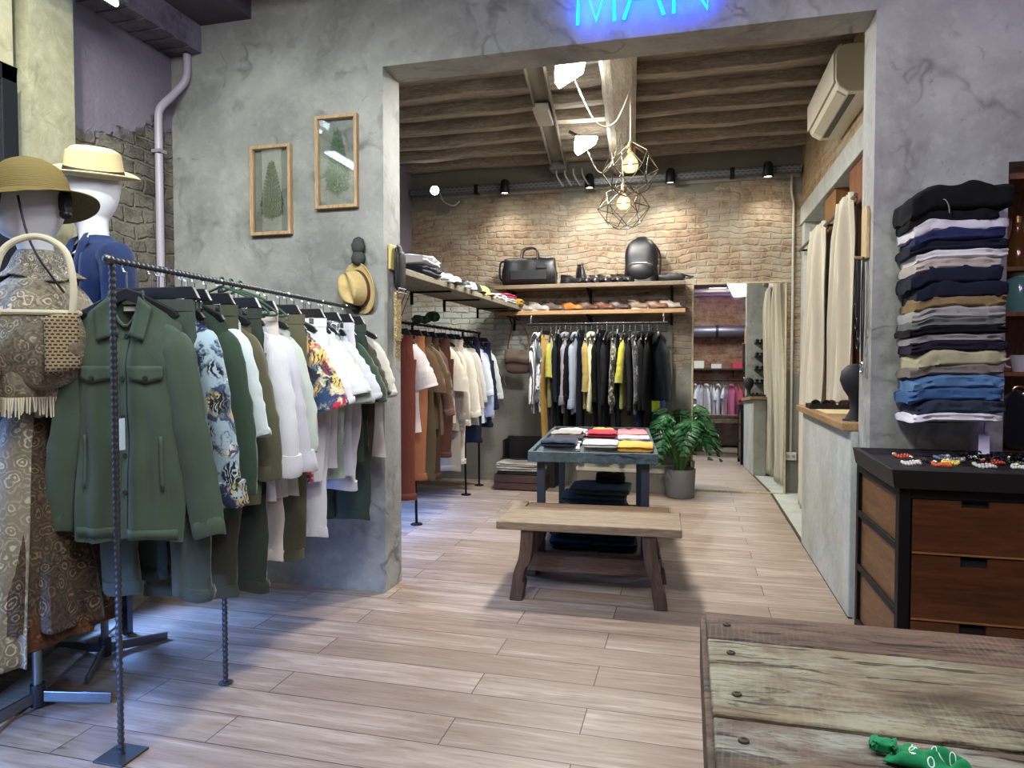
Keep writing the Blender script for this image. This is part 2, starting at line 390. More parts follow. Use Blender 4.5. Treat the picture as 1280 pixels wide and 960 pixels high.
for i in range(10): g.box(XL+.3, YR+.25+i*.46, ZC-.12, XR+.1, YR+.37+i*.46, ZC)
struct('ceiling_joist', g, wood('#6f6158', '#958a82', 2.5, 'x', .75))
# back room, right side: beam over the fitting room, masonry above it, concrete column and partition
struct('wall_right_upper', G().box(1.10, YB, 2.9, 1.3, YK, 3.7), BRK_R)
struct('beam_fitting_room', G().box(1.085, YB, 2.725, 1.32, YK, 2.9), PLA2, 0, .006)
struct('column_corner', G().box(1.10, 7.34, 0, 1.5, YK, 2.725), PLA2, 0, .006)
struct('wall_fitting_room', G().box(2.15, YB, 0, 2.3, YK, 3.7), PLA2)
struct('wall_counter', G().box(.825, YB, 0, .985, 5.45, .985), PLA2, 0, .008)
# back ceiling: boards, joists, main log
struct('ceiling_back', G().box(XL-.3, YB, ZB, 2.3, YK+.2, ZB+.12), wood('#81786c', '#a9a195', 2.2, 'x', .8, .6))
jw = wood('#7a7062', '#b3aa9b', 2.4, 'x', .8, .7)
for i, y in enumerate((4.15, 4.56, 4.96, 5.37, 5.78, 6.18, 6.58, 6.98, 7.38)):
    x0 = XL-.3; g = G()
    pts = [(x0+(1.12-x0)*k/24, y+.012*sin(k*1.7+i), ZB-.045+.006*sin(k*.9+2*i)) for k in range(25)]
    g.tube(pts, .062, 16, rb=.056, side=(0, 1, 0), wob=lambda a, t, i=i: (1+.07*NZ.noise(Vector((a*.6, 3*cos(t)+i, 3*sin(t)))))/max(abs(cos(t)), abs(sin(t)), .8))
    struct('ceiling_beam', g, jw, 40)
g = G(); A, B_ = Vector((-.415, 3.95, 3.415)), Vector((-.69, 7.52, 3.46)); pts = [A.lerp(B_, k/30) for k in range(31)]
g.tube(pts, .125, 18, rb=.125, side=(1, 0, 0), wob=lambda a, t: (1+.05*NZ.noise(Vector((a*.5, 2*cos(t), 2*sin(t)))))/max(abs(cos(t)), abs(sin(t)), .86))
struct('ceiling_log', g, wood('#b5b1a2', '#d0ccbc', 2.0, 'y', .75, .4))
# stone-faced steel beam along the left wall
g = G(); g.box(XL-.02, YR, 3.235, -2.9, YW, 3.42)
for i in range(46): g.box(XL-.02, YR+.1+i*.115, 3.228, -2.895, YR+.13+i*.115, 3.236)
struct('beam_left', g, mat_plaster('beam_stone', '#55525e', '#7b7888', .7, 3), 0)
struct('ceiling_soffit', G().box(-2.9, 3.3, 3.40, -2.55, YW, ZC), mat_plaster('soffit', '#4a4650', '#5a5660', .2))
# pale strip of flooring along the left wall
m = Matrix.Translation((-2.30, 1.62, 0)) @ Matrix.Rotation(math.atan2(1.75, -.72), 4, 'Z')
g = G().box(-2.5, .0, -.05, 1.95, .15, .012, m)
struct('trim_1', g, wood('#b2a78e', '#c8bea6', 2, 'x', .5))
# window at the far left
win = bpy.data.objects.new('window_1', None); COL.objects.link(win); win['kind'] = 'structure'; win.location = (XL+.11, 1.25, .35)
g = G()
for y0, y1 in ((0, .07), (.62, .67), (1.21, 1.285)): g.box(-.06, y0, 0, .02, y1, 2.34)
g.box(-.06, 0, 0, .02, 1.285, .07); g.box(-.06, 0, 2.27, .02, 1.285, 2.34)
obj('window_frame', g, metal('#23262b', .45, .4), win, 0, .004)
obj('window_pane', G().box(-.035, .06, .06, -.03, 1.24, 2.29), pane('#f4f8ff'), win, 0)

# ------------------------------------------------------------------ furniture and fixtures
STEEL = metal('#2a2b2e', .5, .8); BLK = plain('#121214', .5, .1); BLACKM = metal('#0e0e10', .55, .6); SILVER = metal('#c9ccd0', .25)
# -- rustic table in the foreground, right
tb = thing('rustic_table', 'large rustic table of old worn planks with peeling green paint, nearest the viewer', 'table', (.045, .5, 0))
pl = [(.0, .355, 0), (.37, .695, 1), (.712, 1.035, 2), (1.042, 1.20, 3)]
pm = [rustic('#53443a', '#86705f', '#8d8f82', .46, 1), rustic('#504138', '#7e6d5c', '#92958a', .47, 5), rustic('#5a4c3c', '#86775f', '#93947f', .49, 3), rustic('#4a392f', '#735d4e', '#85786a', .36, 9)]
for y0, y1, k in pl:
    g = G(); n = 40
    def pt(i, s, y0=y0, y1=y1, k=k):
        x = 1.75*i/n; e = .004*NZ.noise(Vector((x*4, k*3.1+s, 0)))
        return x, (y0+e if s == 0 else y1+e), .75+.004*NZ.noise(Vector((x*1.5, k, s)))
    top = [pt(i, 0) for i in range(n+1)]+[pt(i, 1) for i in range(n+1)]
    vs = top+[(x, y, z-.042) for x, y, z in top]; m = n+1; fs = []
    for i in range(n):
        fs += [(i, i+1, m+i+1, m+i), (2*m+i, 3*m+i, 3*m+i+1, 2*m+i+1), (i, 2*m+i, 2*m+i+1, i+1), (m+i, m+i+1, 3*m+i+1, 3*m+i)]
    fs += [(0, m, 3*m, 2*m), (n, 2*m+n, 3*m+n, m+n)]
    b = obj('board', g.add(vs, fs), pm[k], tb, 30, .004)
    for yy in ((y0+.07, y1-.07) if y1-y0 > .2 else ((y0+y1)/2,)):
        obj('bolt', G().lathe([(.009, 0), (.008, .002), (.004, .0025), (.0035, .001), (0, .001)], 12, (.045, yy, .752)), metal('#4a3a30', .6, .5), b)
obj('end_rail', G().box(-.012, .0, .62, .028, 1.2, .735), pm[3], tb, 0, .004)
obj('apron', G().box(.03, 1.13, .60, 1.72, 1.17, .705), pm[1], tb, 0, .004)
for x, y in ((.04, 1.10), (1.62, 1.10), (.04, .04), (1.62, .04)):
    obj('leg', G().box(x, y, 0, x+.09, y+.07, .707), pm[3], tb, 0, .006)
obj('drawer_front', G().box(-.005, .42, .44, .02, .86, .615), rustic('#6d7a72', '#9aa59a', '#c3c6b5', .5, 4, 'y'), tb, 0, .004)
obj('side_panel', G().box(.03, .1, .40, .05, 1.12, .62), pm[3], tb, 0)
# -- steel dresser with wooden drawers
dr = thing('dresser', 'black steel framed dresser with reddish wood drawers against the plaster wall', 'dresser', (.80, 2.95, 0))
W, D, HT, pw = 1.05, .70, .855, .042
g = G()
for x in (0, W-pw):
    for y in (0, D-pw): g.box(x, y, 0, x+pw, y+pw, HT)
for z in (.07, HT-.035):
    g.box(pw, 0, z, W-pw, pw*.8, z+.035); g.box(pw, D-pw, z, W-pw, D, z+.035); g.box(0, pw, z, pw, D-pw, z+.035); g.box(W-pw, pw, z, W, D-pw, z+.035)
for z in (.345, .605): g.box(.0, pw, z, .014, D-pw, z+.03)
obj('frame', g, BLACKM, dr, 0, .003)
obj('top', G().box(.012, .012, HT-.004, W-.012, D-.012, HT+.004), BLACKM, dr, 0)
obj('side_panel', G().box(.016, pw*.6, .08, .034, D-pw*.6, HT-.03), wood('#593a1d', '#79532e', 2.2, 'y', .45, .1), dr, 0)
obj('side_panel', G().box(W-.034, pw*.6, .08, W-.016, D-pw*.6, HT-.03), wood('#593a1d', '#79532e', 2.2, 'y', .45, .1), dr, 0)
obj('back_panel', G().box(.03, D-.03, .08, W-.03, D-.015, HT-.03), wood('#4b2f18', '#6a4526', 2, 'x', .5), dr, 0)
for i, (z0, z1) in enumerate(((.606, .818), (.346, .600), (.09, .340))):
    x0, x1, xc = pw+.006, W-pw-.006, .262
    g = G(); hw, hh = .046, .026; zt = z1 if i == 0 else z1-.012
    g.prism([(x0, z0), (x1, z0), (x1, z1), (xc+hw, z1), (xc+hw, zt-hh), (xc-hw, zt-hh), (xc-hw, z1), (x0, z1)], .004, .024)
    g.box(x0+.01, .024, z0+.01, x1-.01, D-.06, z0+.02)
    d = obj('drawer', g, wood('#3f200e', '#5a3218', 1.0+.2*i, 'x', .32, .05), dr, 0)
    obj('drawer_edge', G().box(x0, .001, z0, x1, .022, z0+.007), wood('#7d5228', '#976a3c', 3, 'x', .4), d, 0)
    obj('hand_hole', G().box(xc-hw+.001, .02, zt-hh+.001, xc+hw-.001, .05, zt-.001), plain('#050404', .9, 0, 0), d, 0)
# tray on the dresser
tr = thing('display_tray', 'black metal tray with raised rim lying on the dresser, full of bracelets', 'tray', (.775, 2.925, HT+.006), R(-1))
g = G(); tw, td, th = 1.02, .69, .075
def tr_(u, v):
    k = [(.03, 0), (0, 0), (-.012, th), (.012, th), (.03, .008)][min(4, int(v*4+.5))]
    a = u*4; i = int(a) % 4; f = a-int(a); i2 = k[0]; c = [(i2, i2), (tw-i2, i2), (tw-i2, td-i2), (i2, td-i2)]
    p, q = c[i], c[(i+1) % 4]; return (p[0]+(q[0]-p[0])*f, p[1]+(q[1]-p[1])*f, k[1])
g.sheet(tr_, 4, 5, True); obj('rim', g, plain('#1c1a1a', .45, .4, .3, 40), tr, 20, .002)
obj('base', G().box(.02, .02, .0, tw-.02, td-.02, .048), plain('#17161a', .6, .2), tr, 0)
# -- old plank bench
be = thing('plank_bench', 'low bench of old light planks with curved dark legs in the middle of the floor', 'bench', (-.545, 4.02, 0), R(2.5))
tw_ = wood('#75614a', '#968369', 2.2, 'x', .6, .4)
for y0, y1, k in ((-.29, -.06, 0), (-.055, .13, 1), (.135, .29, 2)):
    obj('board', G().box(-.51 if k < 2 else -.42, y0, .405, .51 if k < 2 else .45, y1, .452-.004*(k == 2)), tw_ if k < 2 else wood('#5d4733', '#7a6149', 2.2, 'x', .6, .4), be, 0, .006)
obj('end_board', G().box(-.515, .135, .405, -.425, .29, .452), tw_, be, 0, .005)
obj('end_board', G().box(.455, .135, .405, .515, .29, .452), tw_, be, 0, .005)
dk = wood('#3c2a1e', '#5d4633', 2.5, 'z', .6, .3)
for s in (-1, 1):
    for y in (-.22, .24):
        ln = catmull([(s*.335, .405), (s*.342, .30), (s*.352, .235), (s*.378, .16), (s*.39, .08), (s*.402, 0)], 5)
        w0 = .036; g = G(); n = len(ln)
        g.prism([(p[0]-w0, p[1]) for p in ln]+[(p[0]+w0*(.7 if .1 < p[1] < .2 else 1), p[1]) for p in reversed(ln)], y-.055, y+.055)
        obj('leg', g, dk, be, 0, .005)
    obj('cross_bar', G().box(s*.335-.03, -.2, .36, s*.335+.03, .22, .404), dk, be, 0, .004)
obj('stretcher', G().box(-.40, -.02, .10, .40, .03, .20), wood('#5a4330', '#7a6047', 2.2, 'x', .6, .3), be, 0, .005)
# -- blue-grey display table with folded shirts
dt = thing('display_table', 'narrow slate blue table with shallow tray top behind the plank bench', 'table', (-.665, 5.21, 0), R(5.2))
bl = rustic('#3b4a52', '#54656c', '#75858a', .35, 2, 'y'); TWd, TLn, TZ = .40, .86, .76
g = G(); g.box(-TWd, -TLn, TZ-.045, TWd, TLn, TZ-.012); obj('table_top', g, bl, dt, 0, .004)
g = G()
for a in (-1, 1):
    g.box(-TWd-.012, a*TLn-.014, TZ-.055, TWd+.012, a*TLn+.014, TZ+.012); g.box(a*TWd-.014, -TLn, TZ-.055, a*TWd+.014, TLn, TZ+.012)
obj('rim', g, bl, dt, 0, .004)
for x in (-1, 1):
    for y in (-1, 1):
        obj('leg', G().box(x*.335-.026, y*.78-.026, 0, x*.335+.026, y*.78+.026, TZ-.045), metal('#3a4350', .5, .5), dt, 0, .004)
    obj('apron', G().box(x*.335-.012, -.76, TZ-.09, x*.335+.012, .76, TZ-.045), bl, dt, 0, .003)
obj('apron', G().box(-.31, .768, TZ-.12, .31, .792, TZ-.045), bl, dt, 0, .003)
obj('lower_shelf', G().box(-.335, -.80, .075, .335, .80, .105), wood('#5b4a3a', '#7d6a55', 2, 'y', .6), dt, 0, .004)
# -- two wall shelves of the back wall
def wall_shelf(z, label, c1, c2):
    s = thing('wall_shelf', label, 'shelf', (-1.03, 7.32, z))
    obj('board', G().box(-1.0, -.19, -.042, 1.0, .175, 0), wood(c1, c2, 2.2, 'x', .6, .3), s, 0, .005)
    for x in (-.86, 0, .86):
        g = G(); g.box(x-.014, .155, -.19, x+.014, .175, -.042); g.box(x-.014, -.12, -.054, x+.014, .17, -.042); g.bar((x, -.06, -.05), (x, .165, -.17), .012, .012)
        obj('bracket', g, BLACKM, s, 0)
    return s
wall_shelf(2.165, 'upper grey-brown wooden wall shelf carrying bags, above the long shoe shelf', '#6b5d4b', '#8e7e68')
wall_shelf(1.885, 'lower light wooden wall shelf carrying a row of brown shoes', '#9a7650', '#bb9667')
# -- long shelf on the left of the back room
ls = thing('long_shelf', 'long grey wooden shelf above the left clothes rail, running from the wall opening', 'shelf', (-1.93, YB, 1.90))
obj('board', G().box(-.19, .0, 0, .19, 3.6, .042), wood('#6d6656', '#8d8674', 2, 'y', .7, .3), ls, 0, .004)
for y in (1.15, 1.9, 2.9):
    g = G(); g.box(-.188, y, -.105, -.168, y+.02, 0); g.box(-.188, y, -.014, .15, y+.02, 0); obj('bracket', g, BLACKM, ls, 0)
g = G()
for y in (1.0, 1.08): g.cyl((-.25, y, -.24), (-.15, y, 0), .003, n=6)
obj('wire', g, STEEL, ls)
# -- clothes racks
def rebar(g, a, b, r=.0095, pitch=.022, n=10):
    a, b = Vector(a), Vector(b); k = max(4, int((b-a).length/pitch*4)); pts = [a.lerp(b, i/k) for i in range(k+1)]
    g.tube(pts, [r*(1.16 if i % 4 in (0, 1) else .92) for i in range(k+1)], n, wob=lambda i, t: 1+.08*cos(2*t)); return g
RB = metal('#54565c', .45, .85)
fr = thing('clothes_rack', 'clothes rack of twisted reinforcing bar on square plate, left of the opening', 'clothes rack', (-1.87, 1.91, 0))
for y, x in ((0, 0), (.55, .0)):
    obj('post', rebar(G(), (x, y, .008), (x, y, 1.685 if y == 0 else 1.66)), RB, fr)
    obj('base_plate', G().box(x-.06, y-.06, 0, x+.06, y+.06, .008) if y == 0 else G().lathe([(.03, 0), (.03, .006), (.012, .008)], 14, (x, y, 0)), metal('#4a5054', .5, .7), fr, 0, .002)
obj('rail', rebar(G(), (0, -.01, 1.69), (0, 1.755, 1.66)), RB, fr)
obj('end_knob', G().ball((0, -.015, 1.69), .019, 14, 8), metal('#6b6e75', .4), fr)
g = G(); g.lathe([(0, 0), (.03, 0), (.03, .01), (0, .01)], 16, (0, 0, 0), Matrix.Translation((0, 1.757, 1.66)) @ Matrix.Rotation(PI/2, 4, 'X')); obj('wall_flange', g, RB, fr)
FRZ = lambda y: 1.70-.017*(y-1.91)      # top of the rail at y
lr = thing('clothes_rack', 'black clothes rail on thin posts under the long shelf, back room left', 'clothes rack', (-2.2, 4.1, 0))
obj('rail', G().cyl((0, 0, 1.66), (0, 3.1, 1.66), .011, n=12), BLACKM, lr)
for y in (.1, 1.19, 2.5, 3.05):
    obj('post', G().cyl((.03 if 0 < y < 3 else 0, y, .012), (0, y, 1.655), .011, n=10), BLACKM, lr); obj('foot', G().lathe([(.05, 0), (.05, .008), (.012, .014)], 16, (.03 if 0 < y < 3 else 0, y, 0)), BLACKM, lr)
rr = thing('clothes_rack', 'clothes rail with dark garments on the back wall under the shoe shelf', 'clothes rack', (-.9, 7.05, 0))
obj('rail', G().cyl((-.74, 0, 1.74), (.70, 0, 1.74), .011, n=12), metal('#33343a', .4, .8), rr)
for x in (-.70, .66):
    g = G(); g.tube([(x, 0, 1.74), (x, 0, 1.80), (x, .03, 1.828), (x, .08, 1.831)], .009, 8); obj('rail_hanger', g, SILVER, rr)
# -- leaning mirror
mi = thing('standing_mirror', 'tall mirror in thin pale wooden frame leaning on the back wall', 'mirror', (.50, 7.40, 0), R(0))
ml = Matrix.Rotation(R(-1.9), 4, 'X'); mw, mh, ft = .465, 2.17, .017
g = G()
for x in (-mw, mw-ft): g.box(x, 0, 0, x+ft, .03, mh, ml)
g.box(-mw+ft, 0, 0, mw-ft, .03, ft, ml); g.box(-mw+ft, 0, mh-ft, mw-ft, .03, mh, ml)
obj('frame', g, wood('#a39472', '#c2b491', 3, 'z', .5), mi, 0, .002)
t = NT('mirror_glass'); obj('glass', G().box(-mw+ft, .012, ft, mw-ft, .016, mh-ft, ml), t.fin((.86, .88, .87), .015, 1), mi, 0)
obj('backing', G().box(-mw+.004, .02, .004, mw-.004, .028, mh-.004, ml), plain('#3a3128'), mi, 0)
# -- pipe with socket, back wall right
pc = obj('conduit_pipe', G().tube([(1.02, 7.482, .42)]+catmull([(1.02, 7.482, 2.8), (1.02, 7.482, 2.95), (1.0, 7.48, 3.06), (1.0, 7.48, 3.24)], 4), .013, 10), plain('#a9a597', .5, .2))
tag(pc, 'thin grey conduit pipe running down the back wall right of the mirror', 'pipe')
sk = thing('wall_socket', 'small grey double socket box at the foot of the conduit pipe', 'socket', (1.02, 7.5, .385))
obj('box', G().box(-.055, -.045, -.04, .055, 0, .04), plain('#b5b3aa', .45), sk, 0, .006)
g = G()
for x in (-.025, .025): g.lathe([(.018, 0), (.018, .002), (.015, .002), (.013, -.004), (0, -.004)], 16, (0, 0, 0), Matrix.Translation((x, -.046, 0)) @ Matrix.Rotation(PI/2, 4, 'X'))
obj('outlet', g, plain('#8a8880', .4), sk)
# -- perforated cable channel with lamps along the back wall
ch = thing('cable_channel', 'perforated grey metal cable channel along the top of the back wall', 'cable channel', (0, 7.40, 3.235))
t = NT('perforated_metal'); p = t.oc(); q = t.comb(t.sep(p)[0], t.sep(p)[2], 0); b = t.brick(q, .055, .026, .011, (0, 0, 0), (0, 0, 0), (1, 1, 1), .5, .1)
PERF = t.fin(t.mix(b[1], lin('#1a1b1e'), lin('#8a8f96')), .4, .6)
for x0, x1 in ((-3.1, -2.33), (-2.29, -1.06), (-1.0, 1.08)):
    g = G(); g.box(x0, 0, 0, x1, .005, .075); g.box(x0, 0, 0, x1, .08, .004); g.box(x0, 0, .071, x1, .08, .075); obj('channel', g, PERF, ch, 0)
for x in (-2.31, -1.03, .42): obj('clamp', G().box(x-.022, -.008, -.012, x+.022, .09, .09), STEEL, ch, 0, .003)
obj('wall_plate', G().box(-3.1, .08, -.03, 1.08, .098, .1), CEM, ch, 0)
def track_lamp(x, label, lit):
    s = thing('spot_lamp', label, 'lamp', (x, 7.33, 3.235), 0, 'spot lamps on the cable channel')
    obj('housing', G().lathe([(.0, .10), (.03, .10), (.044, .08), (.05, 0), (.052, -.05), (.046, -.05), (.043, -.035)], 20), BLK, s)
    obj('lens', G().lathe([(.0, -.033), (.043, -.036)], 20), emit('#fff1d6', 14 if lit else 3), s)
    obj('arm', G().box(-.012, .03, .02, .012, .072, .05), BLK, s, 0, .002)
track_lamp(-1.957, 'black spot lamp on the cable channel above the duffel bag', 1)
track_lamp(-1.028, 'black spot lamp on the cable channel left of the wire cage pendants', 1)
track_lamp(-.193, 'black spot lamp on the cable channel right of the wire cage pendants', 0)
track_lamp(.755, 'lit spot lamp on the cable channel near the conduit pipe', 1)
s = thing('spot_lamp', 'bright round spot lamp turned to the room at the left end of the channel', 'lamp', (-2.753, 7.31, 3.26), 0, 'spot lamps on the cable channel')
m = Matrix.Rotation(R(100), 4, 'X') @ Matrix.Rotation(R(8), 4, 'Y')
obj('housing', G().lathe([(0, -.07), (.035, -.06), (.05, 0), (.054, .05), (.048, .05), (.045, .03)], 20, (0, 0, 0), m), plain('#c9c9c4', .4), s)
obj('lens', G().lathe([(0, .034), (.045, .032)], 20, (0, 0, 0), m), emit('#fff6e6', 45), s)
obj('cable', G().tube(catmull([(.03, .06, -.02), (.09, .02, -.12), (.2, .03, -.17), (.26, .06, -.12)], 5), .007, 8), plain('#b9b7b0', .5), s)
# -- ceiling tray with two floodlights and their cords
ct = thing('ceiling_tray', 'grey metal ceiling tray carrying the two bright lamps, left of the log', 'cable tray', (-1.02, 4.4, 3.42))
d = Vector((-.33, 2.9, 0)); g = G(); g.bar((0, 0, .03), d+Vector((0, 0, .03)), .14, .02); a = Vector((.07, .008, 0))
g.bar(a, a+d, .012, .06); g.bar(-a, d-a, .012, .06); obj('tray', g, plain('#6a665c', .6, .3), ct, 0)
p = d*.43; obj('ballast', G().bar(p+Vector((0, -.19, -.03)), p+Vector((-.03, .19, -.03)), .13, .06), plain('#99968a', .5), ct, 0, .006)
p = d*.98; obj('junction_box', G().box(p.x-.08, p.y-.1, -.06, p.x+.1, p.y+.06, .03), plain('#6b6c6c', .5, .4), ct, 0, .004)
g = G()
for k in range(4): x = p.x-.02+.09*k; g.tube(catmull([(x, p.y-.02, -.05), (x+.01, p.y-.04, -.12), (x+.05, p.y+.01, -.19), (x+.06, p.y+.05, -.2)], 4), .009, 8)
obj('cable', g, plain('#a3a49f', .5), ct)
def flood(x, y, label):
    s = thing('flood_lamp', label, 'lamp', (x, y, 3.30), R(14), 'flood lamps on the ceiling tray')
    g = G(); pr = [(-.085, .05), (.11, .045), (.11, .02), (-.055, -.085), (-.085, -.04)]; g.prism(pr, -.08, .08, 'y'); obj('lamp_head', g, emit('#fffaf0', 26), s, 0, .01)
    obj('bracket', G().bar((.0, 0, .04), (-.14, 0, .11), .03, .02), STEEL, s, 0)
flood(-.80, 4.65, 'bright white flood lamp nearer the opening, under the ceiling tray')
flood(-.915, 6.2, 'bright white flood lamp farther back, under the ceiling tray')
CORD = plain('#a8a294', .6)
# -- two pendant bulbs in wire cages
def pendant(base, tray, cage_r, hook, label, seed):
    x, y, z = base; s = thing('pendant_lamp', label, 'lamp', base, 0, 'pendant bulbs in wire cages')
    obj('bulb', G().lathe([(.014, .085), (.018, .07), (.03, .052), (.052, .025), (.06, -.01), (.055, -.035), (.035, -.056), (0, -.064)], 24), bulb_glass('#ffe2b0', 1.6), s)
    obj('filament', G().tube([(.016*cos(i*1.9), .016*sin(i*1.9), -.035+.07*(i % 2)) for i in range(8)], .0042, 6), emit('#ffd9a0', 90), s)
    obj('socket', G().lathe([(.0, .16), (.012, .16), (.022, .14), (.023, .1), (.02, .08), (.0, .08)], 18), metal('#a88c5a', .35, .9), s)
    h = Vector(hook)-Vector(base); t_ = Vector(tray)-Vector(base)
    obj('cord', G().tube([(0, 0, .155), tuple(h)]+catmull([h, h.lerp(t_, .28)-Vector((0, 0, .25)), h.lerp(t_, .62)-Vector((0, 0, .27)), t_], 8)[1:], .005, 8), CORD, s)
    g = G(); n = 6; rng = random.Random(seed)
    rings = [(.035, .145), (cage_r*.72, .07), (cage_r, -.05), (cage_r*.72, -.17), (cage_r*.35, -.215)]; P = []
    for j, (r, zz) in enumerate(rings): P.append([(r*cos(2*PI*(k+.5*(j % 2))/n), r*sin(2*PI*(k+.5*(j % 2))/n), zz) for k in range(n)])
    def e(a, b): g.cyl(a, b, .0034, n=6)
    for j in range(len(P)):
        for k in range(n):
            if j in (0, 2, 4) : e(P[j][k], P[j][(k+1) % n])
            if j < len(P)-1: e(P[j][k], P[j+1][k]); e(P[j][(k+1) % n] if j % 2 == 0 else P[j][k], P[j+1][k] if j % 2 == 0 else P[j+1][(k+1) % n])
    obj('wire_cage', g, metal('#4a4438', .45, .7), s)
    return s
pendant((-.415, 5.05, 2.77), (-.77, 4.72, 3.28), .20, (-.415, 5.05, 3.30), 'pendant bulb in angular wire cage, nearer and higher one', 1)
pendant((-.548, 6.0, 2.715), (-.90, 6.1, 3.27), .22, (-.57, 6.0, 3.30), 'pendant bulb in angular wire cage, lower one above the backpack', 2)
# -- air conditioner
ac = thing('air_conditioner', 'white wall air conditioner on the masonry above the fitting room', 'air conditioner', (1.10, 4.70, 3.02))
g = G(); pr = [(0, 0), (-.15, .0), (-.205, .035), (-.228, .085), (-.228, .25), (-.205, .29), (-.16, .30), (0, .30)]
g.v = []; g.prism([(a, b) for a, b in pr], 0, .98, 'y'); obj('casing', g, plain('#cfcbb8', .4, 0, .02), ac, 30, .008)
obj('front_panel', G().prism([(-.238, .07), (-.240, .25), (-.212, .298), (-.19, .306), (-.19, .296), (-.206, .29), (-.228, .25), (-.228, .07)], .01, .97, 'y'), plain('#d8d4c2', .35, 0, .0), ac, 30, .003)
obj('air_flap', G().prism([(-.155, -.006), (-.208, .028), (-.204, .036), (-.151, .002)], .06, .86, 'y'), plain('#b5b09c', .4, 0, 0), ac, 20)
obj('outlet_slot', G().prism([(-.10, -.003), (-.14, -.003), (-.14, .004), (-.10, .004)], .05, .9, 'y'), plain('#4a473f', .6), ac, 20)
# -- counter top
ctop = obj('counter_top', G().box(.785, YB+.005, .987, 1.22, 5.5, 1.028), wood('#8a6a45', '#a98a60', 2.4, 'y', .45, .15), None, 0, .005)
tag(ctop, 'light wooden counter top on the concrete half wall beside the fitting room', 'counter top')
# -- fitting room posts, rod, curtains
for x, y, w_, lab, c in ((1.12, 6.18, .44, 'orange-brown wooden board post between the two cream curtains', ('#7d5429', '#9c7040')), (1.12, 5.34, .26, 'dark reddish wooden post at the near end of the curtain rod', ('#6b3a1c', '#8a5230'))):
    tag(obj('wooden_post', G().box(x, y-w_/2, .006, x+.12, y+w_/2, 2.72), wood(c[0], c[1], 2, 'z', .5), None, 0, .004), lab, 'post')
tag(obj('timber_panel', G().box(1.12, 4.3, 1.05, 1.17, 5.20, 2.72), wood('#6b3a1c', '#8a5230', 2, 'z', .5), None, 0, .003), 'reddish wooden panel behind the counter beside the concrete jamb', 'panel')
rod = thing('curtain_rod', 'thin grey curtain rod under the concrete beam', 'curtain rod', (1.055, 4.95, 2.44))
obj('rod', G().cyl((0, 0, 0), (0, 2.35, 0), .014, n=12), metal('#6d6a62', .45, .6), rod)
for y in (.30, 1.05, 2.32): obj('bracket', G().bar((0, y, 0), (.065 if y > 2 else .07, y, 0), .02, .02), STEEL, rod, 0)
def curtain(y0, y1, yb0, yb1, label, folds, seed, zb=.03, x0=1.035):
    yc = (y0+y1)/2; s = thing('curtain', label, 'curtain', (x0, yc, 0), 0, 'cream fitting room curtains'); L = (y1-y0)
    def fn(u, v):
        z = 2.47-(2.47-zb)*v; w = smoothstep(0, .75, v)
        a = 2*PI*folds*u+.5*sin(3*v+seed); y = (y0-yc)*(1-w)+(yb0-yc)*w+u*((y1-y0)*(1-w)+(yb1-yb0)*w)+.012*sin(9*v+u*7)
        return (.0+.04*(.35+.65*smoothstep(0, .12, v))*sin(a)+.015*sin(2.3*a+4*v)+.02*NZ.noise(Vector((u*3, v*3, seed))), y, z+.012*sin(a)*(v < .02))
    obj('cloth', G().sheet(fn, 90, 30), fabric('#c6c0ae', 500, .06, .9, .1), s, 60, thick=.004)
    for k in range(3):
        y = L*(k/2-.5)*.8; g = G().tube([(.025+.028*cos(a), y, 2.44+.028*sin(a)) for a in [2*PI*i/14 for i in range(14)]], .006, 6, closed=True)
        obj('eyelet', g, metal('#8a8575', .35), s)
curtain(5.03, 5.36, 5.07, 5.66, 'cream curtain hanging nearer the counter, right of the wooden post', 4.5, 1)
curtain(5.98, 6.45, 6.02, 6.92, 'cream curtain hanging beside the mirror at the far end of the rod', 4.5, 2)
# -- steel and glass lamp under the left beam, white drain pipe
lp = thing('ceiling_lamp', 'silvery glass lamp under the stone beam, top left corner', 'lamp', (-2.83, 2.62, 3.17))
obj('shade', G().prism([(-.06, .0), (.06, 0), (.075, .06), (-.075, .06)], -.3, .35, 'y'), metal('#7c8890', .25, .9), lp, 20, .006)
obj('tube_light', G().cyl((0, -.28, -.004), (0, .33, -.004), .014, n=10), emit('#dff4ff', 6), lp)
obj('bracket', G().box(-.07, -.03, .06, .03, .03, .09), STEEL, lp, 0)
lw = thing('wall_lamp', 'long lit lamp bar high on the left wall above the window', 'lamp', (-2.93, 1.6, 3.12))
obj('bracket', G().box(-.19, -.03, -.01, -.02, .03, .02), STEEL, lw, 0); obj('housing', G().prism([(-.05, .03), (.05, .03), (.06, -.01), (-.06, -.01)], -.45, .45, 'y'), metal('#7c8890', .3, .9), lw, 0)
obj('tube_light', G().box(-.045, -.43, -.022, .045, .43, -.011), emit('#e6f2ff', 9), lw, 0, .004)
dp = thing('drain_pipe', 'pale lilac pipe down the corner between stone and plaster walls', 'pipe', (0, 0, 0))
obj('pipe', G().tube([(-3.09, 3.52, .012), (-3.09, 3.52, 2.3), (-3.09, 3.52, 2.5)]+catmull([(-3.09, 3.52, 2.78), (-3.085, 3.53, 2.87), (-3.04, 3.6, 2.98), (-2.99, 3.64, 3.08), (-2.985, 3.645, 3.228)], 5), .023, 12), plain('#a9a4b2', .4), dp)
for z in (.6, 1.9, 2.6): obj('pipe_clip', G().box(-3.118, 3.49, z, -3.06, 3.55, z+.02), plain('#8e8a96', .4), dp, 0)
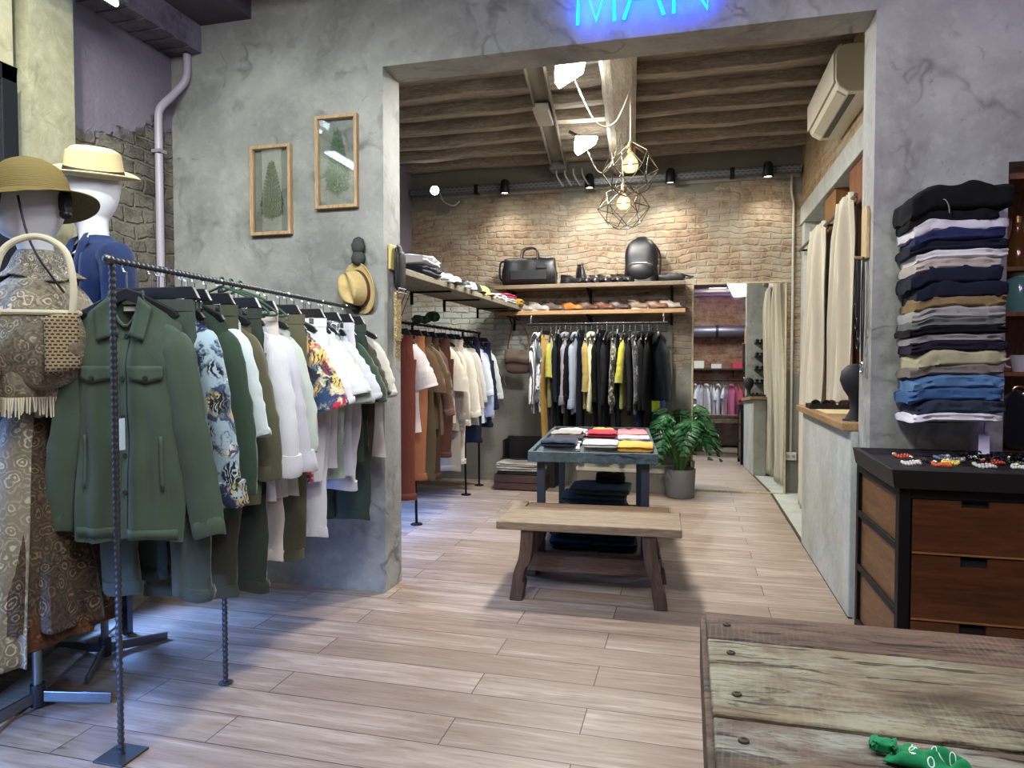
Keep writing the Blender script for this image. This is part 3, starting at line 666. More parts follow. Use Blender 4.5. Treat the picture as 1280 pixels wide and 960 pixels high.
# ------------------------------------------------------------------ hanging clothes
def torso(o):
    """surface function of a hanging top: s around -1..1, side -1 front / 1 back, v down"""
    w0, w1, L, T, sd, zn = o['w0'], o['w1'], o['L'], o['T'], o['seed'], o['zn']; nk = o.get('neck', .34); rng = random.Random(sd)
    ph = [rng.uniform(0, 6.28) for _ in range(8)]; fo = o.get('fold', 1.0); nd = o.get('dip', .05); sl = o.get('slope', .085)
    def top(s, side):
        a = abs(s); q = max(0, (a-nk)/(1-nk)); z = zn-sl*q**1.15
        if a < nk and side < 0: z -= nd*(1-(a/nk)**2)
        return z
    def f(s, side, v):
        zt = top(s, side); z = zt+(zn-L-zt)*v+(.012*sin(3*s+ph[5])*v)
        w = w0+(w1-w0)*smoothstep(0, .35, v)+.012*sin(5*v+ph[4])*v
        prof = max(0, 1-abs(s)**3.2)**.5
        t = T*prof*(.22+.78*smoothstep(0, .22, v))*(1-.15*v)
        k = fo*(.25+.75*v)
        wav = k*(.012*sin(5.2*s+ph[0]+1.2*v)+.008*sin(9.5*s+ph[1]-.8*v)+.004*sin(17*s+ph[2]+2*v*side))
        nz = .012*fo*NZ.noise(Vector((s*2.6+sd, v*4.2, side+ph[3])))
        x = s*w+.01*k*sin(4*v+ph[6])
        return (x, side*t+wav*prof**.5+nz*prof, z)
    return f
def torso_mesh(f, nu, nv):
    def fn(u, v):
        a = u*2
        if a < 1: s, side = -1+2*a, -1
        else: s, side = 1-2*(a-1), 1
        return f(s, side, v)
    return G().sheet(fn, nu, nv, True)
def sleeve_mesh(o, sgn, nu, n):
    L, kind = o['sl'], o['slk']; zt = o['zn']-o.get('slope', .085); w = o['w0']; sd = o['seed']+(5 if sgn > 0 else 9)
    out = o.get('out', .07); rng = random.Random(sd); ph = rng.uniform(0, 6)
    r0, r1 = o.get('r0', .072), o.get('r1', .054); ft = o.get('flat', .5); sh = kind == 'short'
    path = [(w-.085, zt-.012), (w-.045, zt-.052), (w-.012, zt-.12), (w+out*.5, zt-.12-.45*(L-.12)), (w+out*.85, zt-.12-.75*(L-.12)), (w+out+.012*sin(ph), zt-L)]
    pts = catmull([(sgn*a, .010*sin(ph+b*7), b) for a, b in path], 5); m = len(pts); ra, rb = [], []
    for i in range(m):
        t = i/(m-1); r = .036+(r0-.036)*smoothstep(0, .42, t) if t < .42 else r0+(r1-r0)*((t-.42)/.58)
        ra.append(r); rb.append(r*ft*(1 if t > .3 else .75+.8*t))
    kk = 3+rng.random()*2
    def wob(i, a):
        t = i/m; el = math.exp(-((t-.55)/.16)**2)
        return 1+.13*NZ.noise(Vector((i*.33+sd, 1.8*cos(a), 1.8*sin(a))))+.07*el*sin(i*2.3+a*1.0+ph)+.045*sin(kk*a+ph+i*.12)
    g = G().tube(pts, ra, nu, rb=rb, side=(0, 1, 0), wob=wob, caps=False)
    return g, pts, ra, rb
def cuff_mesh(pts, ra, rb, big, ln, seed, nu=14):
    e = pts[-1]; d = (pts[-1]-pts[-2]).normalized(); a0, b0 = ra[-1], rb[-1]
    prof = [(.99, -ln*1.02), (big, -ln), (big*1.03, -ln*.5), (big*1.02, 0), (big*.97, .004), (.88, .002), (.8, -ln*.6)]
    P = [e+d*z for r, z in prof]
    # ring profile built by hand so the tube may fold back on itself
    b = Vector((0, 1, 0)); nn = b.cross(d).normalized(); vs = []
    for (r, z) in prof:
        for k in range(nu):
            a = 2*PI*k/nu; q = r*(1+.13*(big > 1.15)*sin(3*a+seed)+.10*NZ.noise(Vector((seed+2*cos(a), 2*sin(a), z*30))))
            vs.append(e+d*(z+.006*sin(2*a+seed))+nn*(a0*q*cos(a))+b*(b0*q*sin(a)))
    m = len(prof); fs = [(j*nu+k, j*nu+(k+1) % nu, (j+1)*nu+(k+1) % nu, (j+1)*nu+k) for j in range(m-1) for k in range(nu)]
    return G().add(vs, fs)
def collar_mesh(o, spread=.055):
    zn = o['zn']; a0, b0 = o['w0']*o.get('neck', .34)*1.02, .042
    def fn(u, v):
        ang = -PI/2+.16+(2*PI-.32)*u; fr = abs(u-.5)*2
        k = [(1.0, -.03), (.97, .012), (1.05, .026), (1.2+o.get('flatc', 0)*.15, .012-o.get('flatc', 0)*.014), (1.42+o.get('flatc', 0)*.5, -.022-spread*smoothstep(.55, 1, fr))][min(4, int(v*4+.5))]
        dip = -o.get('dip', .05)*.9*smoothstep(.5, 1, fr)**1.3
        return (a0*k[0]*cos(ang)*(1+.15*(v > .8)*smoothstep(.75, 1, fr)*-1), b0*k[0]*sin(ang)-.012, zn+k[1]+dip)
    return G().sheet(fn, 26, 5)
TOPS = dict(shirt=dict(L=.80, slk='long', sl=.64, collar=1), jacket=dict(L=.80, slk='long', sl=.63, collar=1, T=.05, r0=.078), rolled=dict(L=.80, slk='rolled', sl=.54, collar=1, r1=.058),
            tee=dict(L=.74, slk='short', sl=.27, r0=.085, r1=.098, flat=.42, slope=.07), polo=dict(L=.74, slk='short', sl=.26, r0=.082, r1=.09, collar=1), short_shirt=dict(L=.78, slk='short', sl=.29, r0=.085, r1=.105, collar=1),
            knit=dict(L=.72, slk='long', sl=.62, r0=.075), coat=dict(L=1.18, slk='long', sl=.68, collar=1, T=.06, r0=.08), dress=dict(L=1.2, slk=None))
GN = dict(shirt='shirt', jacket='jacket', rolled='shirt', tee='t_shirt', polo='polo_shirt', short_shirt='shirt', knit='sweater', coat='coat', dress='dress')
GC = dict(shirt='shirt', jacket='jacket', rolled='shirt', tee='t-shirt', polo='polo shirt', short_shirt='shirt', knit='sweater', coat='coat', dress='dress')
def top(kind, loc, rz, m, label, group, seed, lo=0, m2=None, cuff=None, **k):
    o = dict(w0=.205, w1=.235, T=.045, zn=-.115, seed=seed, neck=.34); o.update(TOPS[kind]); o.update(k)
    t = thing(GN[kind], label, GC[kind], loc, rz, group); f = torso(o)
    nu, nv = ((64, 26) if lo == 0 else ((36, 16) if lo == 1 else (24, 10)))
    obj('body', torso_mesh(f, nu, nv), m, t, 70)
    if o['slk']:
        for s in (1, -1):
            g, pts, ra, rb = sleeve_mesh(o, s, 18 if lo == 0 else 10, 0); q = obj('sleeve', g, m2 or m, t, 70)
            if o['slk'] != 'short' or lo == 0:
                big = {'long': 1.05, 'rolled': 1.36, 'short': 1.02}[o['slk']]*(1 if kind != 'jacket' else .97); ln = {'long': .055, 'rolled': .085, 'short': .022}[o['slk']]
                obj('cuff', cuff_mesh(pts, ra, rb, big, ln, seed, 16 if lo == 0 else 10), cuff or m2 or m, q, 60)
    if o.get('collar'): obj('collar', collar_mesh(o), m, t, 50, thick=.003)
    elif lo < 2:
        a0 = o['w0']*o['neck']; g = G(); n = 22; pts = []
        for i in range(n):
            a = 2*PI*i/n; x = a0*cos(a); side = -1 if sin(a) < 0 else 1; p = f(x/o['w0'], side, 0); pts.append((p[0], p[1]+.008*sin(a), p[2]))
        g.tube(pts, .006, 6, closed=True); obj('neck_band', g, m, t, 60)
    if lo == 0 and kind in ('shirt', 'rolled', 'short_shirt', 'jacket', 'coat'):
        def pk(u, v): p = f((u-.5)*.16, -1, .035+v*.96); return (p[0], p[1]-.004-.003*(1-abs(u-.5)*2), p[2])
        obj('placket', G().sheet(pk, 5, 26), m, t, 60)
    return t, f, o
def bottoms(loc, rz, m, label, group, seed, L=1.0, lo=0, w=.20, lw=.108, roll=1, shorts=False, cuffm=None, sp=None, T=.024, name=None, flare=1.0):
    nm = name or ('shorts' if shorts else 'trousers'); t = thing(nm, label, nm, loc, rz, group); rng = random.Random(seed); z0 = -.125; n = 18 if lo == 0 else 10
    if shorts: lw *= 1.12
    pts = [(0, 0, z0-.02*i) for i in range(12)]
    g = G().tube(pts, [w*(.93+.009*i) for i in range(12)], n+8, rb=[T*(.55+.05*i) for i in range(12)], side=(0, 1, 0), wob=lambda i, a: 1+.05*NZ.noise(Vector((i*.3+seed, 2*cos(a), 2*sin(a)))))
    obj('hips', g, m, t, 60)
    obj('waistband', G().tube([(0, 0, z0+.008), (0, 0, z0-.034)], [w*.96, w*.955], n+8, rb=[T*.72, T*.74], side=(0, 1, 0), caps=False), m, t, 60)
    for s in (-1, 1):
        k = 26 if lo == 0 else 12; P, ra, rb = [], [], []; ph = rng.uniform(0, 6)
        for i in range(k):
            q = i/(k-1); P.append((s*((sp or w*.5)*(min(1, .55+2*q) if sp else 1)+.006*sin(q*5+ph)-.01*q), .01*sin(q*4+ph)+s*.006, z0-.17-(L-.17)*q)); ra.append(lw*(1.06-.10*q*(2-flare))); rb.append(T*(1.1-.15*q))
        g = G().tube(P, ra, n, rb=rb, side=(0, 1, 0), caps=False, wob=lambda i, a: 1+.16*NZ.noise(Vector((i*.28+seed+s, 1.5*cos(a), 1.5*sin(a))))+.06*sin(3*a+ph)+.03*sin(5*a-ph))
        q = obj('trouser_leg', g, m, t, 70)
        if roll: obj('cuff', cuff_mesh([Vector(P[-2]), Vector(P[-1])], ra, rb, 1.07, .045, seed+s, n), cuffm or m, q, 60)
    return t
# hangers: black shaped wood for tops, flat black bar with clips for trousers
HB = plain('#1b1c20', .38, 0, .03)
def hook_pts(): return [(0, 0, -.085), (0, 0, -.045)]+[(.018*sin(a), 0, -.018+.018*-cos(a)) for a in [PI*2*i/14 for i in range(0, 11)]]
HOOK = None
def hanger(loc, rz, kind, label, group):
    global HOOK
    t = thing('coat_hanger' if kind == 'top' else 'clip_hanger', label, 'hanger', loc, rz, group)
    g = G()
    if kind == 'top':
        pr = [(-.20, -.185), (-.185, -.165), (-.06, -.105), (0, -.085), (.06, -.105), (.185, -.165), (.20, -.185), (.185, -.195), (0, -.125), (-.185, -.195)]; g.prism(pr, -.008, .008, 'y')
    else: g.prism([(-.20, -.12), (-.175, -.075), (.175, -.075), (.20, -.12)], -.009, .009, 'y')
    obj('bar', g, HB, t, 0, .003)
    g = G().tube([(0, 0, -.09), (0, 0, -.04), (0, 0, -.028)]+[(.0, .017*sin(a)*1.0, -.012+.0-.016*cos(a)) for a in [PI*2*(i+1)/16 for i in range(11)]], .0028, 6)
    g.xf(Matrix.Rotation(PI/2, 4, 'Z')); obj('hook', g, SILVER, t)
    if kind != 'top':
        for x in (-.13, .13): obj('clip', G().box(x-.016, -.014, -.15, x+.016, .014, -.118), SILVER, t, 0, .003)
    return t
CP = {}
def hang(kind, loc, rz, label, group):
    k = kind
    if k not in CP: CP[k] = hanger(loc, rz, kind, label, group); return CP[k]
    r = dup(CP[k], loc, rz, label); r['group'] = group; return r
OL = '#3f4a3c'
FG, FH = 'clothes on the front rack', 'black hangers on the front rack'
FHL = {'top': 'black shaped hanger inside a garment on the twisted bar rack', 'clip': 'flat black clip hanger holding trousers on the twisted bar rack'}
rx = lambda y: (-1.885, y, FRZ(y)-.008)
# ---- the olive jacket facing the room
JM = fabric('#4c5b4c', 520, .10, .85, .1)
j, jf, jo = top('jacket', (-1.925, 2.03, FRZ(2.03)-.008), R(6), JM, 'dark green field jacket with two chest pockets, first on the twisted bar rack', FG, 3, L=.86, w0=.208, w1=.205, sl=.74, T=.042, r0=.068, r1=.06, out=.078, collar=0, neck=.30, fold=1.25, slope=.095, dip=.10, flat=.5)
def on(x, z, off=.006):
    """point on the jacket's front at x and z"""
    v = 0.0; s = x/.205
    for _ in range(14):
        p = jf(s, -1, v); s += (x-p[0])/.21; v = max(0, min(1, v-(z-p[2])/.86))
    p = jf(s, -1, v); return (x, p[1]-off, z)
for sx in (-1, 1):
    xc = sx*.100
    g = G().sheet(lambda u, v: on(xc+(u-.5)*.122, -.355-v*(.045+.016*(1-abs(u-.5)*2)), .0065), 9, 5); fl = obj('pocket_flap', g, JM, j, 60, thick=.003)
    q = on(xc, -.398, .0095); obj('button', G().lathe([(0, .004), (.008, .004), (.0095, .001), (.0095, -.002)], 14, (0, 0, 0), Matrix.Translation(q) @ Matrix.Rotation(PI/2, 4, 'X')), plain('#2c3029', .4), fl)
    g = G().sheet(lambda u, v: on(sx*(.145+.01*u), -.60-v*.19, .006), 3, 9); obj('side_pocket_welt', g, JM, j, 60, thick=.002)
for sx in (-1, 1):
    A_, B_, C_, D_ = (sx*.060, -.112), (sx*.020, -.245), (sx*.092, -.268), (sx*.112, -.150)
    def flap(u, v):
        x = (A_[0]*(1-u)+D_[0]*u)*(1-v)+(B_[0]*(1-u)+C_[0]*u)*v; z = (A_[1]*(1-u)+D_[1]*u)*(1-v)+(B_[1]*(1-u)+C_[1]*u)*v
        return on(x, z, .010+.006*sin(PI*min(1, u+.2)))
    obj('collar_flap', G().sheet(flap, 8, 10), JM, j, 50, thick=.004)
obj('collar_stand', G().sheet(lambda u, v: (.066*cos(PI*u)*(1+.25*(v > .6)*(v-.6)*2), -.012+.040*sin(PI*u)*(1+.5*(v > .6)*(v-.6)*2), -.125+[0, .024, .036, .030, .0, -.03][min(5, int(v*5+.5))]), 20, 6), JM, j, 50, thick=.003)
for z in (-.25, -.40, -.535, -.67, -.80):
    q = on(.006, z, .0085); obj('button', G().lathe([(0, .004), (.0085, .004), (.01, .001), (.01, -.002)], 14, (0, 0, 0), Matrix.Translation(q) @ Matrix.Rotation(PI/2, 4, 'X')), plain('#2c3029', .4), j)
obj('hem_band', G().sheet(lambda u, v: on((u-.5)*.38, -.93-v*.035, .003), 24, 3), JM, j, 60, thick=.0015)
for z, w_, c in ((-.128, .030, '#d9dcd8'), (-.152, .024, '#c9cdc8')): obj('neck_label', G().box(-w_, .012, z-.008, w_, .016, z+.008), plain(c, .7), j, 0)
q = on(.075, -.30, .02); obj('price_tag', G().box(.03, q[1]-.03, -.645, .032, q[1]-.002, -.535), plain('#cfe4ec', .6), j, 0, .001)
hang('top', (-1.925, 2.03, FRZ(2.03)-.004), R(6), FHL['top'], FH)
# ---- the rest of the front rack: (kind, y, material, label, options)
flor = printed('#3d4f6b', ('#e8e4d6', '#27314f', '#b8ab78', '#9fb6c2', '#20242c'), 17)
hawa = printed('#c9c2a4', ('#3f6a8c', '#26303a', '#b83048', '#30456a', '#d0b060'), 15)
bflo = printed('#33424f', ('#aab8c2', '#5d7382', '#d5dade'), 20)
white = fabric('#d0d0d5', 500, .05); wht2 = fabric('#c4c3cb', 500, .06); cream = fabric('#cdc3ba', 500, .06); mint = fabric('#b9c2b8', 480, .08); sage = fabric('#a6b4a4', 480, .08)
dgreen = fabric('#324536', 480, .1); dolive = fabric('#46493a', 480, .1); khaki = fabric('#565440', 480, .1); dg2 = fabric('#2e372e', 480, .1); brno = fabric('#474236', 480, .1); teal = fabric('#434f49', 480, .1)
TB = 'on the twisted bar rack'
F = [
 ('b', 2.10, teal, 'slate green trousers with rolled hems hanging behind the green field jacket', dict(L=1.07, seed=11, w=.19, lw=.082, sp=.15, T=.035)),
 ('b', 2.17, fabric('#2c3c38', 480, .1), 'very dark green trousers with rolled hems, second pair behind the green jacket', dict(L=1.03, seed=12, w=.16, lw=.075)),
 ('rolled', 2.145, flor, 'navy and white leaf print shirt with bunched cuffs beside the green jacket', dict(seed=13, sl=.66, r0=.085, r1=.05)),
 ('shirt', 2.25, dgreen, 'dark green long-sleeved shirt between the leaf print shirt and white tee', dict(seed=14, sl=.62, w0=.215)),
 ('b', 2.29, dolive, 'dull olive trousers hanging low beside the rack post, below the green shirt', dict(L=1.13, seed=15, w=.22, lw=.10)),
 ('tee', 2.325, fabric('#c9d6d6', 480, .05), 'pale mint tee squeezed between dark green and khaki shirts', dict(seed=16, sl=.44, out=.055, r1=.062, r0=.066)),
 ('shirt', 2.40, khaki, 'khaki olive long-sleeved shirt left of the white shirts', dict(seed=17, sl=.60)),
 ('b', 2.46, dg2, 'dark olive trousers ending just left of the cream trousers', dict(L=1.15, seed=18, w=.215)),
 ('rolled', 2.50, white, 'white shirt with puffed rolled cuffs, left one of the pair', dict(seed=19, sl=.60, w0=.215, r0=.085, r1=.055)),
 ('rolled', 2.575, wht2, 'white linen shirt with large round rolled cuffs, right of its twin', dict(seed=20, sl=.60, r0=.088, r1=.06)),
 ('b', 2.60, cream, 'cream white trousers below the two white shirts', dict(L=1.06, seed=21, w=.21, lw=.10)),
 ('shirt', 2.665, mint, 'pale grey-green shirt sleeve between white shirts and brown-olive trousers', dict(seed=22, sl=.52)),
 ('b', 2.745, khaki, 'long brown-olive trousers left of the tropical print shirt', dict(L=1.10, seed=23, w=.225, lw=.095)),
 ('short_shirt', 2.82, hawa, 'tropical print short-sleeved shirt with red and blue flowers', dict(seed=24, sl=.34, w0=.215)),
 ('short_shirt', 2.91, white, 'white short-sleeved shirt just right of the tropical print shirt', dict(seed=25, sl=.33)),
 ('b', 2.955, white, 'white turned-up trousers below the white short-sleeved shirts', dict(L=1.04, seed=26, w=.215, lw=.105)),
 ('tee', 3.03, fabric('#d6d8da', 480, .04), 'bright white tee with wide sleeve in the middle of the short sleeves', dict(seed=27, sl=.31, w0=.215)),
 ('short_shirt', 3.11, sage, 'sage green short-sleeved shirt between two white ones', dict(seed=28, sl=.33)),
 ('b', 3.15, bflo, 'blue-grey flowered shorts hanging among the white garments', dict(L=.62, seed=29, shorts=True, roll=0)),
 ('short_shirt', 3.20, wht2, 'white short-sleeved shirt right of the sage green shirt', dict(seed=30, sl=.32)),
 ('b', 3.27, wht2, 'white knee shorts right of the flowered shorts', dict(L=.86, seed=31, shorts=True, w=.21)),
 ('polo', 3.32, dgreen, 'dark green polo shirt near the wall end of the rack', dict(seed=32, sl=.32)),
 ('b', 3.40, fabric('#303c33', 480, .1), 'dark green trousers next to the plaster wall', dict(L=1.05, seed=33, w=.215)),
 ('tee', 3.43, brno, 'dark olive tee near the wall end, right of the green polo', dict(seed=34, sl=.33, out=.045, w0=.19)),
 ('tee', 3.53, fabric('#c9c3b8', 480, .05), 'off-white tee, last garment next to the wall', dict(seed=35, sl=.33, out=.03, w0=.18)),
]
for kd, y, m, lab, k in F:
    k = dict(k); sd = k.pop('seed'); rz = R(random.Random(sd).uniform(-5, 7)); x, yy, z = rx(y); x += random.Random(sd*3).uniform(-.012, .012)
    if kd == 'b': bottoms((x, y, z), rz, m, lab, FG, sd, **k)
    else: top(kd, (x, y, z), rz, m, lab, FG, sd, T=k.pop('T', .03), fold=.6, out=k.pop('out', .085 if kd in ('tee', 'polo', 'short_shirt') else .075), flat=k.pop('flat', .46), **k)
    hang('clip' if kd == 'b' else 'top', (x, y, z+.004), rz, FHL['clip' if kd == 'b' else 'top'], FH)
# ---- left rail of the back room
BG, BH = 'clothes on the back left rail', 'black hangers on the back left rail'
BHL = {'top': 'black shaped hanger on the rail under the long shelf', 'clip': 'flat black clip hanger on the rail under the long shelf'}
rust = fabric('#70382a', 480, .1); orng = fabric('#976241', 480, .1); brn = fabric('#5b4431', 480, .1); dbrn = fabric('#43301f', 480, .1); olb = fabric('#554830', 480, .1); mauv = fabric('#6d5248', 480, .1)
crm = fabric('#c8c1ae', 480, .06); bge = fabric('#948c7c', 480, .08); navy = fabric('#161c30', 480, .12, .9, .05); lgr = fabric('#b5b4b0', 480, .08); sky = fabric('#8f9dbd', 480, .08); choc = fabric('#4d2c20', 480, .1)
NR = 'on the back left rail'
Bk = [
 ('b', 4.58, rust, 'rust red trousers, nearest the opening', dict(L=1.22)), ('tee', 4.66, fabric('#e0d6d2', 480, .05), 'white tee above the rust red trousers', dict(sl=.33, w0=.215)),
 ('b', 4.78, orng, 'light orange-brown trousers', dict(L=1.10, w=.215)), ('tee', 4.86, brn, 'wide brown tee right of the white tee', dict(sl=.36, w0=.22)),
 ('b', 4.98, olb, 'olive-brown trousers below the brown tees', dict(L=1.13, w=.215)), ('tee', 5.06, olb, 'olive-brown tee overlapping the brown tee', dict(sl=.38, w0=.215)),
 ('b', 5.20, dbrn, 'dark brown trousers with rolled hems', dict(L=1.16, w=.215)), ('shirt', 5.28, mauv, 'dusty mauve-brown long-sleeved shirt', dict(sl=.56)),
 ('b', 5.42, choc, 'chocolate trousers left of the cream shirts', dict(L=1.0, w=.21)), ('tee', 5.50, crm, 'cream short-sleeved top at the start of the pale shirts', dict(sl=.38)),
 ('shirt', 5.62, bge, 'beige-grey overshirt between cream garments', dict(sl=.62)), ('b', 5.68, bge, 'greyish beige trousers hanging below the cream shirts', dict(L=1.16, w=.21)),
 ('shirt', 5.78, crm, 'cream long-sleeved shirt, longest sleeve of the pale shirts', dict(sl=.68)), ('b', 5.86, crm, 'cream trousers among the pale shirts', dict(L=1.12, w=.21)),
 ('shirt', 5.96, fabric('#d3cebf', 480, .06), 'ivory long-sleeved linen shirt right of the cream shirt', dict(sl=.62)), ('shirt', 6.12, fabric('#a9a390', 480, .06), 'sand coloured shirt with a dark collar', dict(sl=.56)),
 ('shirt', 6.28, lgr, 'light grey shirt before the navy garments', dict(sl=.5)), ('b', 6.36, navy, 'navy trousers, nearer pair', dict(L=.98, w=.21)),
 ('shirt', 6.46, fabric('#c5c9d6', 480, .06), 'white-blue shirt against navy trousers', dict(sl=.45)), ('shirt', 6.60, sky, 'sky blue shirt between navy garments', dict(sl=.66)),
 ('knit', 6.72, navy, 'navy sweater near the back wall', dict(sl=.6)), ('b', 6.80, navy, 'navy trousers, farther pair', dict(L=.86, w=.21)), ('shirt', 6.92, fabric('#b7bcbc', 480, .07), 'pale grey striped shirt, last one near the back wall', dict(sl=.5)),
]
for i, (kd, y, m, lab, k) in enumerate(Bk):
    y = 4.76+(y-4.58)*.925; sd = 60+i; rz = R(random.Random(sd).uniform(-6, 6)); p = (-2.185+random.Random(sd).uniform(-.01, .01), y, 1.664)
    lab = lab+' '+NR
    if kd == 'b': bottoms(p, rz, m, lab, BG, sd, lo=1, **{**dict(lw=.125), **k, 'w': .225})
    else: top(kd, p, rz, m, lab, BG, sd, lo=1, T=.03, fold=.6, **{**dict(out=.065, flat=.45), **k})
    hang('clip' if kd == 'b' else 'top', (p[0], y, 1.671), rz, BHL['clip' if kd == 'b' else 'top'], BH)
# ---- dark rail on the back wall: clothes seen edge on
DG, DH = 'clothes on the back wall rail', 'black hangers on the back wall rail'
DHL = {'top': 'black shaped hanger on the rail under the shoe shelf', 'clip': 'flat black clip hanger on the rail under the shoe shelf'}
bk = fabric('#08080a', 480, .15, .95, 0); ch_ = fabric('#17181b', 480, .12, .95, 0); yel = fabric('#b08722', 480, .08); lime = fabric('#97943a', 480, .08); dnav = fabric('#121622', 480, .1, .95, 0)
ID = 'on the dark back wall rail'
Dk = [
 ('shirt', -1.525, printed('#d6d9dc', ('#23262c',), 9, 'stripe'), 'white and dark striped shirt, first', dict(sl=.62)), ('shirt', -1.48, printed('#cfd3d6', ('#16181c', '#50545c'), 12, 'camo'), 'black and white patterned shirt beside the striped one', dict(sl=.6)),
 ('b', -1.435, yel, 'long mustard yellow trousers', dict(L=1.10, w=.19)), ('tee', -1.385, lime, 'lime yellow tee right of the mustard trousers', dict(sl=.38)), ('knit', -1.33, dnav, 'blue-black sweater beside the lime tee', dict(L=1.02, sl=.6)),
 ('b', -1.29, bk, 'black trousers left of the grey-lilac shirt', dict(L=1.1, w=.19)), ('rolled', -1.235, fabric('#85838e', 480, .08), 'grey-lilac shirt with rolled cuff', dict(sl=.62)), ('knit', -1.175, bk, 'black sweater right of the grey-lilac shirt', dict(L=1.02, sl=.58)),
 ('rolled', -1.115, fabric('#8793a3', 480, .08), 'grey-blue shirt with big rolled cuff', dict(sl=.66)), ('b', -1.065, dnav, 'dark navy trousers', dict(L=1.08, w=.19)), ('tee', -1.02, fabric('#96823f', 480, .08), 'ochre tee squeezed beside the pale lime shirt', dict(sl=.5)),
 ('shirt', -.965, fabric('#cdd0a6', 480, .08), 'pale lime shirt with a printed cuff', dict(sl=.68)), ('knit', -.905, bk, 'black sweater in the middle', dict(L=1.02, sl=.6)), ('b', -.855, ch_, 'charcoal trousers in the middle', dict(L=1.06, w=.19)),
 ('knit', -.805, ch_, 'charcoal sweater left of the camouflage shirt', dict(L=1.02, sl=.62)), ('rolled', -.745, printed('#5f6152', ('#2e3027', '#a3a08c', '#17180f'), 20, 'camo'), 'camouflage shirt with rolled cuff', dict(sl=.62)), ('b', -.695, bk, 'black trousers right of the camouflage shirt', dict(L=1.12, w=.19)),
 ('tee', -.635, fabric('#a5a22c', 480, .06), 'bright yellow-lime tee', dict(sl=.42)), ('shirt', -.575, ch_, 'charcoal grey overshirt with hanging sleeve', dict(sl=.68)), ('shirt', -.52, printed('#17181b', ('#8d9094', '#3c3e42'), 30, 'camo', .56), 'black shirt with small pale print', dict(sl=.6)),
 ('coat', -.45, bk, 'long black coat', dict(sl=.66)), ('coat', -.385, fabric('#0b0b0d', 480, .1, .95, 0), 'second long black coat beside the leather jacket', dict(sl=.66, L=1.1)), ('jacket', -.30, plain('#0f1315', .42, 0, .25, 25), 'black leather jacket at the right end', dict(sl=.58, L=.66)),
]
for i, (kd, x, m, lab, k) in enumerate(Dk):
    sd = 100+i; rz = R(-90+random.Random(sd).uniform(-7, 7)); p = (x, 7.05, 1.742); lab = lab+' '+ID
    if kd == 'jacket': rz = R(-62)
    if kd == 'b': bottoms(p, rz, m, lab, DG, sd, lo=1, lw=.085, T=.026, **k)
    else: top(kd, p, rz, m, lab, DG, sd, lo=1, T=.024, fold=.5, out=.04, flat=.40, **{**dict(w0=.19, w1=.2), **k})
    hang('clip' if kd == 'b' else 'top', (x, 7.05, 1.749), rz, DHL['clip' if kd == 'b' else 'top'], DH)

# ---- dark green wire hangers on the front rail, sprig on the back rail
gw = plain('#24402e', .5)
def wire_hanger(y, label):
    t = thing('wire_hanger', label, 'hanger', (-1.87, y, FRZ(y)), R(12), 'dark green wire hangers')
    obj('wire', G().tube(catmull([(0, 0, -.03), (.10, 0, -.07), (.19, 0, -.13), (.17, 0, -.145), (0, 0, -.14), (-.17, 0, -.145), (-.19, 0, -.13), (-.10, 0, -.07)], 5), .005, 7, closed=True), gw, t)
    obj('hook', G().tube([(0, 0, -.03)]+[(0, .019*sin(a), -.011-.019*cos(a)) for a in [PI*2*(i+1)/16 for i in range(12)]], .0042, 7), gw, t)
for y, l in ((2.47, 'dark green wire hanger on the twisted bar, nearest of three'), (2.53, 'dark green wire hanger on the twisted bar, middle of three'), (2.59, 'dark green wire hanger on the twisted bar, farthest of three')): wire_hanger(y, l)
sp_ = thing('leaf_sprig', 'small dark green artificial sprig lying over the back left rail', 'sprig', (-2.2, 5.55, 1.675))
obj('stem', G().tube(catmull([(0, -.25, .0), (.02, -.1, .03), (0, .1, .02), (.0, .22, .06)], 5), .008, 7), gw, sp_)
for k, (y, z, r) in enumerate(((-.15, .03, .05), (.0, .035, .045), (.23, .08, .06))): obj('leaf_tuft', G().sheet(lambda u, v: (lambda n: (r*n*sin(PI*v)*cos(2*PI*u), y+r*1.2*n*sin(PI*v)*sin(2*PI*u), z+r*.7*n*cos(PI*v)))(1+.35*NZ.noise(Vector((4*cos(2*PI*u)+k, 4*sin(2*PI*u), 5*v)))), 16, 10, True), plain('#1f4a35', .7), sp_, 0)
# ------------------------------------------------------------------ folded clothes
def folded_mesh(w, d, h, seed, nx=18, na=28, messy=0.0, notch=.12, sag=0.0):
    vs = []; rng = random.Random(seed); ph = rng.uniform(0, 6)
    for i in range(nx+1):
        t = -1+2*i/nx; e = max(.3, (1-abs(t)**5)**.42) if abs(t) < 1 else .3
        mess = messy*smoothstep(-.55, -1, t)
        for k in range(na):
            a = 2*PI*k/na; c, s = cos(a), sin(a)
            y = math.copysign(abs(c)**.45, c); z = math.copysign(abs(s)**.55, s)
            if c < 0: y *= 1-notch*math.exp(-((z-.05*sin(3*t+ph))/.17)**2)
            y *= .86+.14*e; z *= .62+.38*e
            n = NZ.noise(Vector((t*2.2+seed, y*1.5, z*1.2+seed*.3)))
            n2 = NZ.noise(Vector((t*5+seed, y*3, z*3)))
            vs.append((t*w/2*(1+.02*n)+.006*n2, y*d/2*(1+.05*n)+messy*.02*n2*(abs(t) > .5), h/2+z*h/2*(1+.22*n+.5*mess*n2)+.10*h*n-sag*h*mess*1.2))
    fs = [(i*na+k, i*na+(k+1) % na, (i+1)*na+(k+1) % na, (i+1)*na+k) for i in range(nx) for k in range(na)]
    fs += [tuple(range(na-1, -1, -1)), tuple(nx*na+k for k in range(na))]
    return G().add(vs, fs)
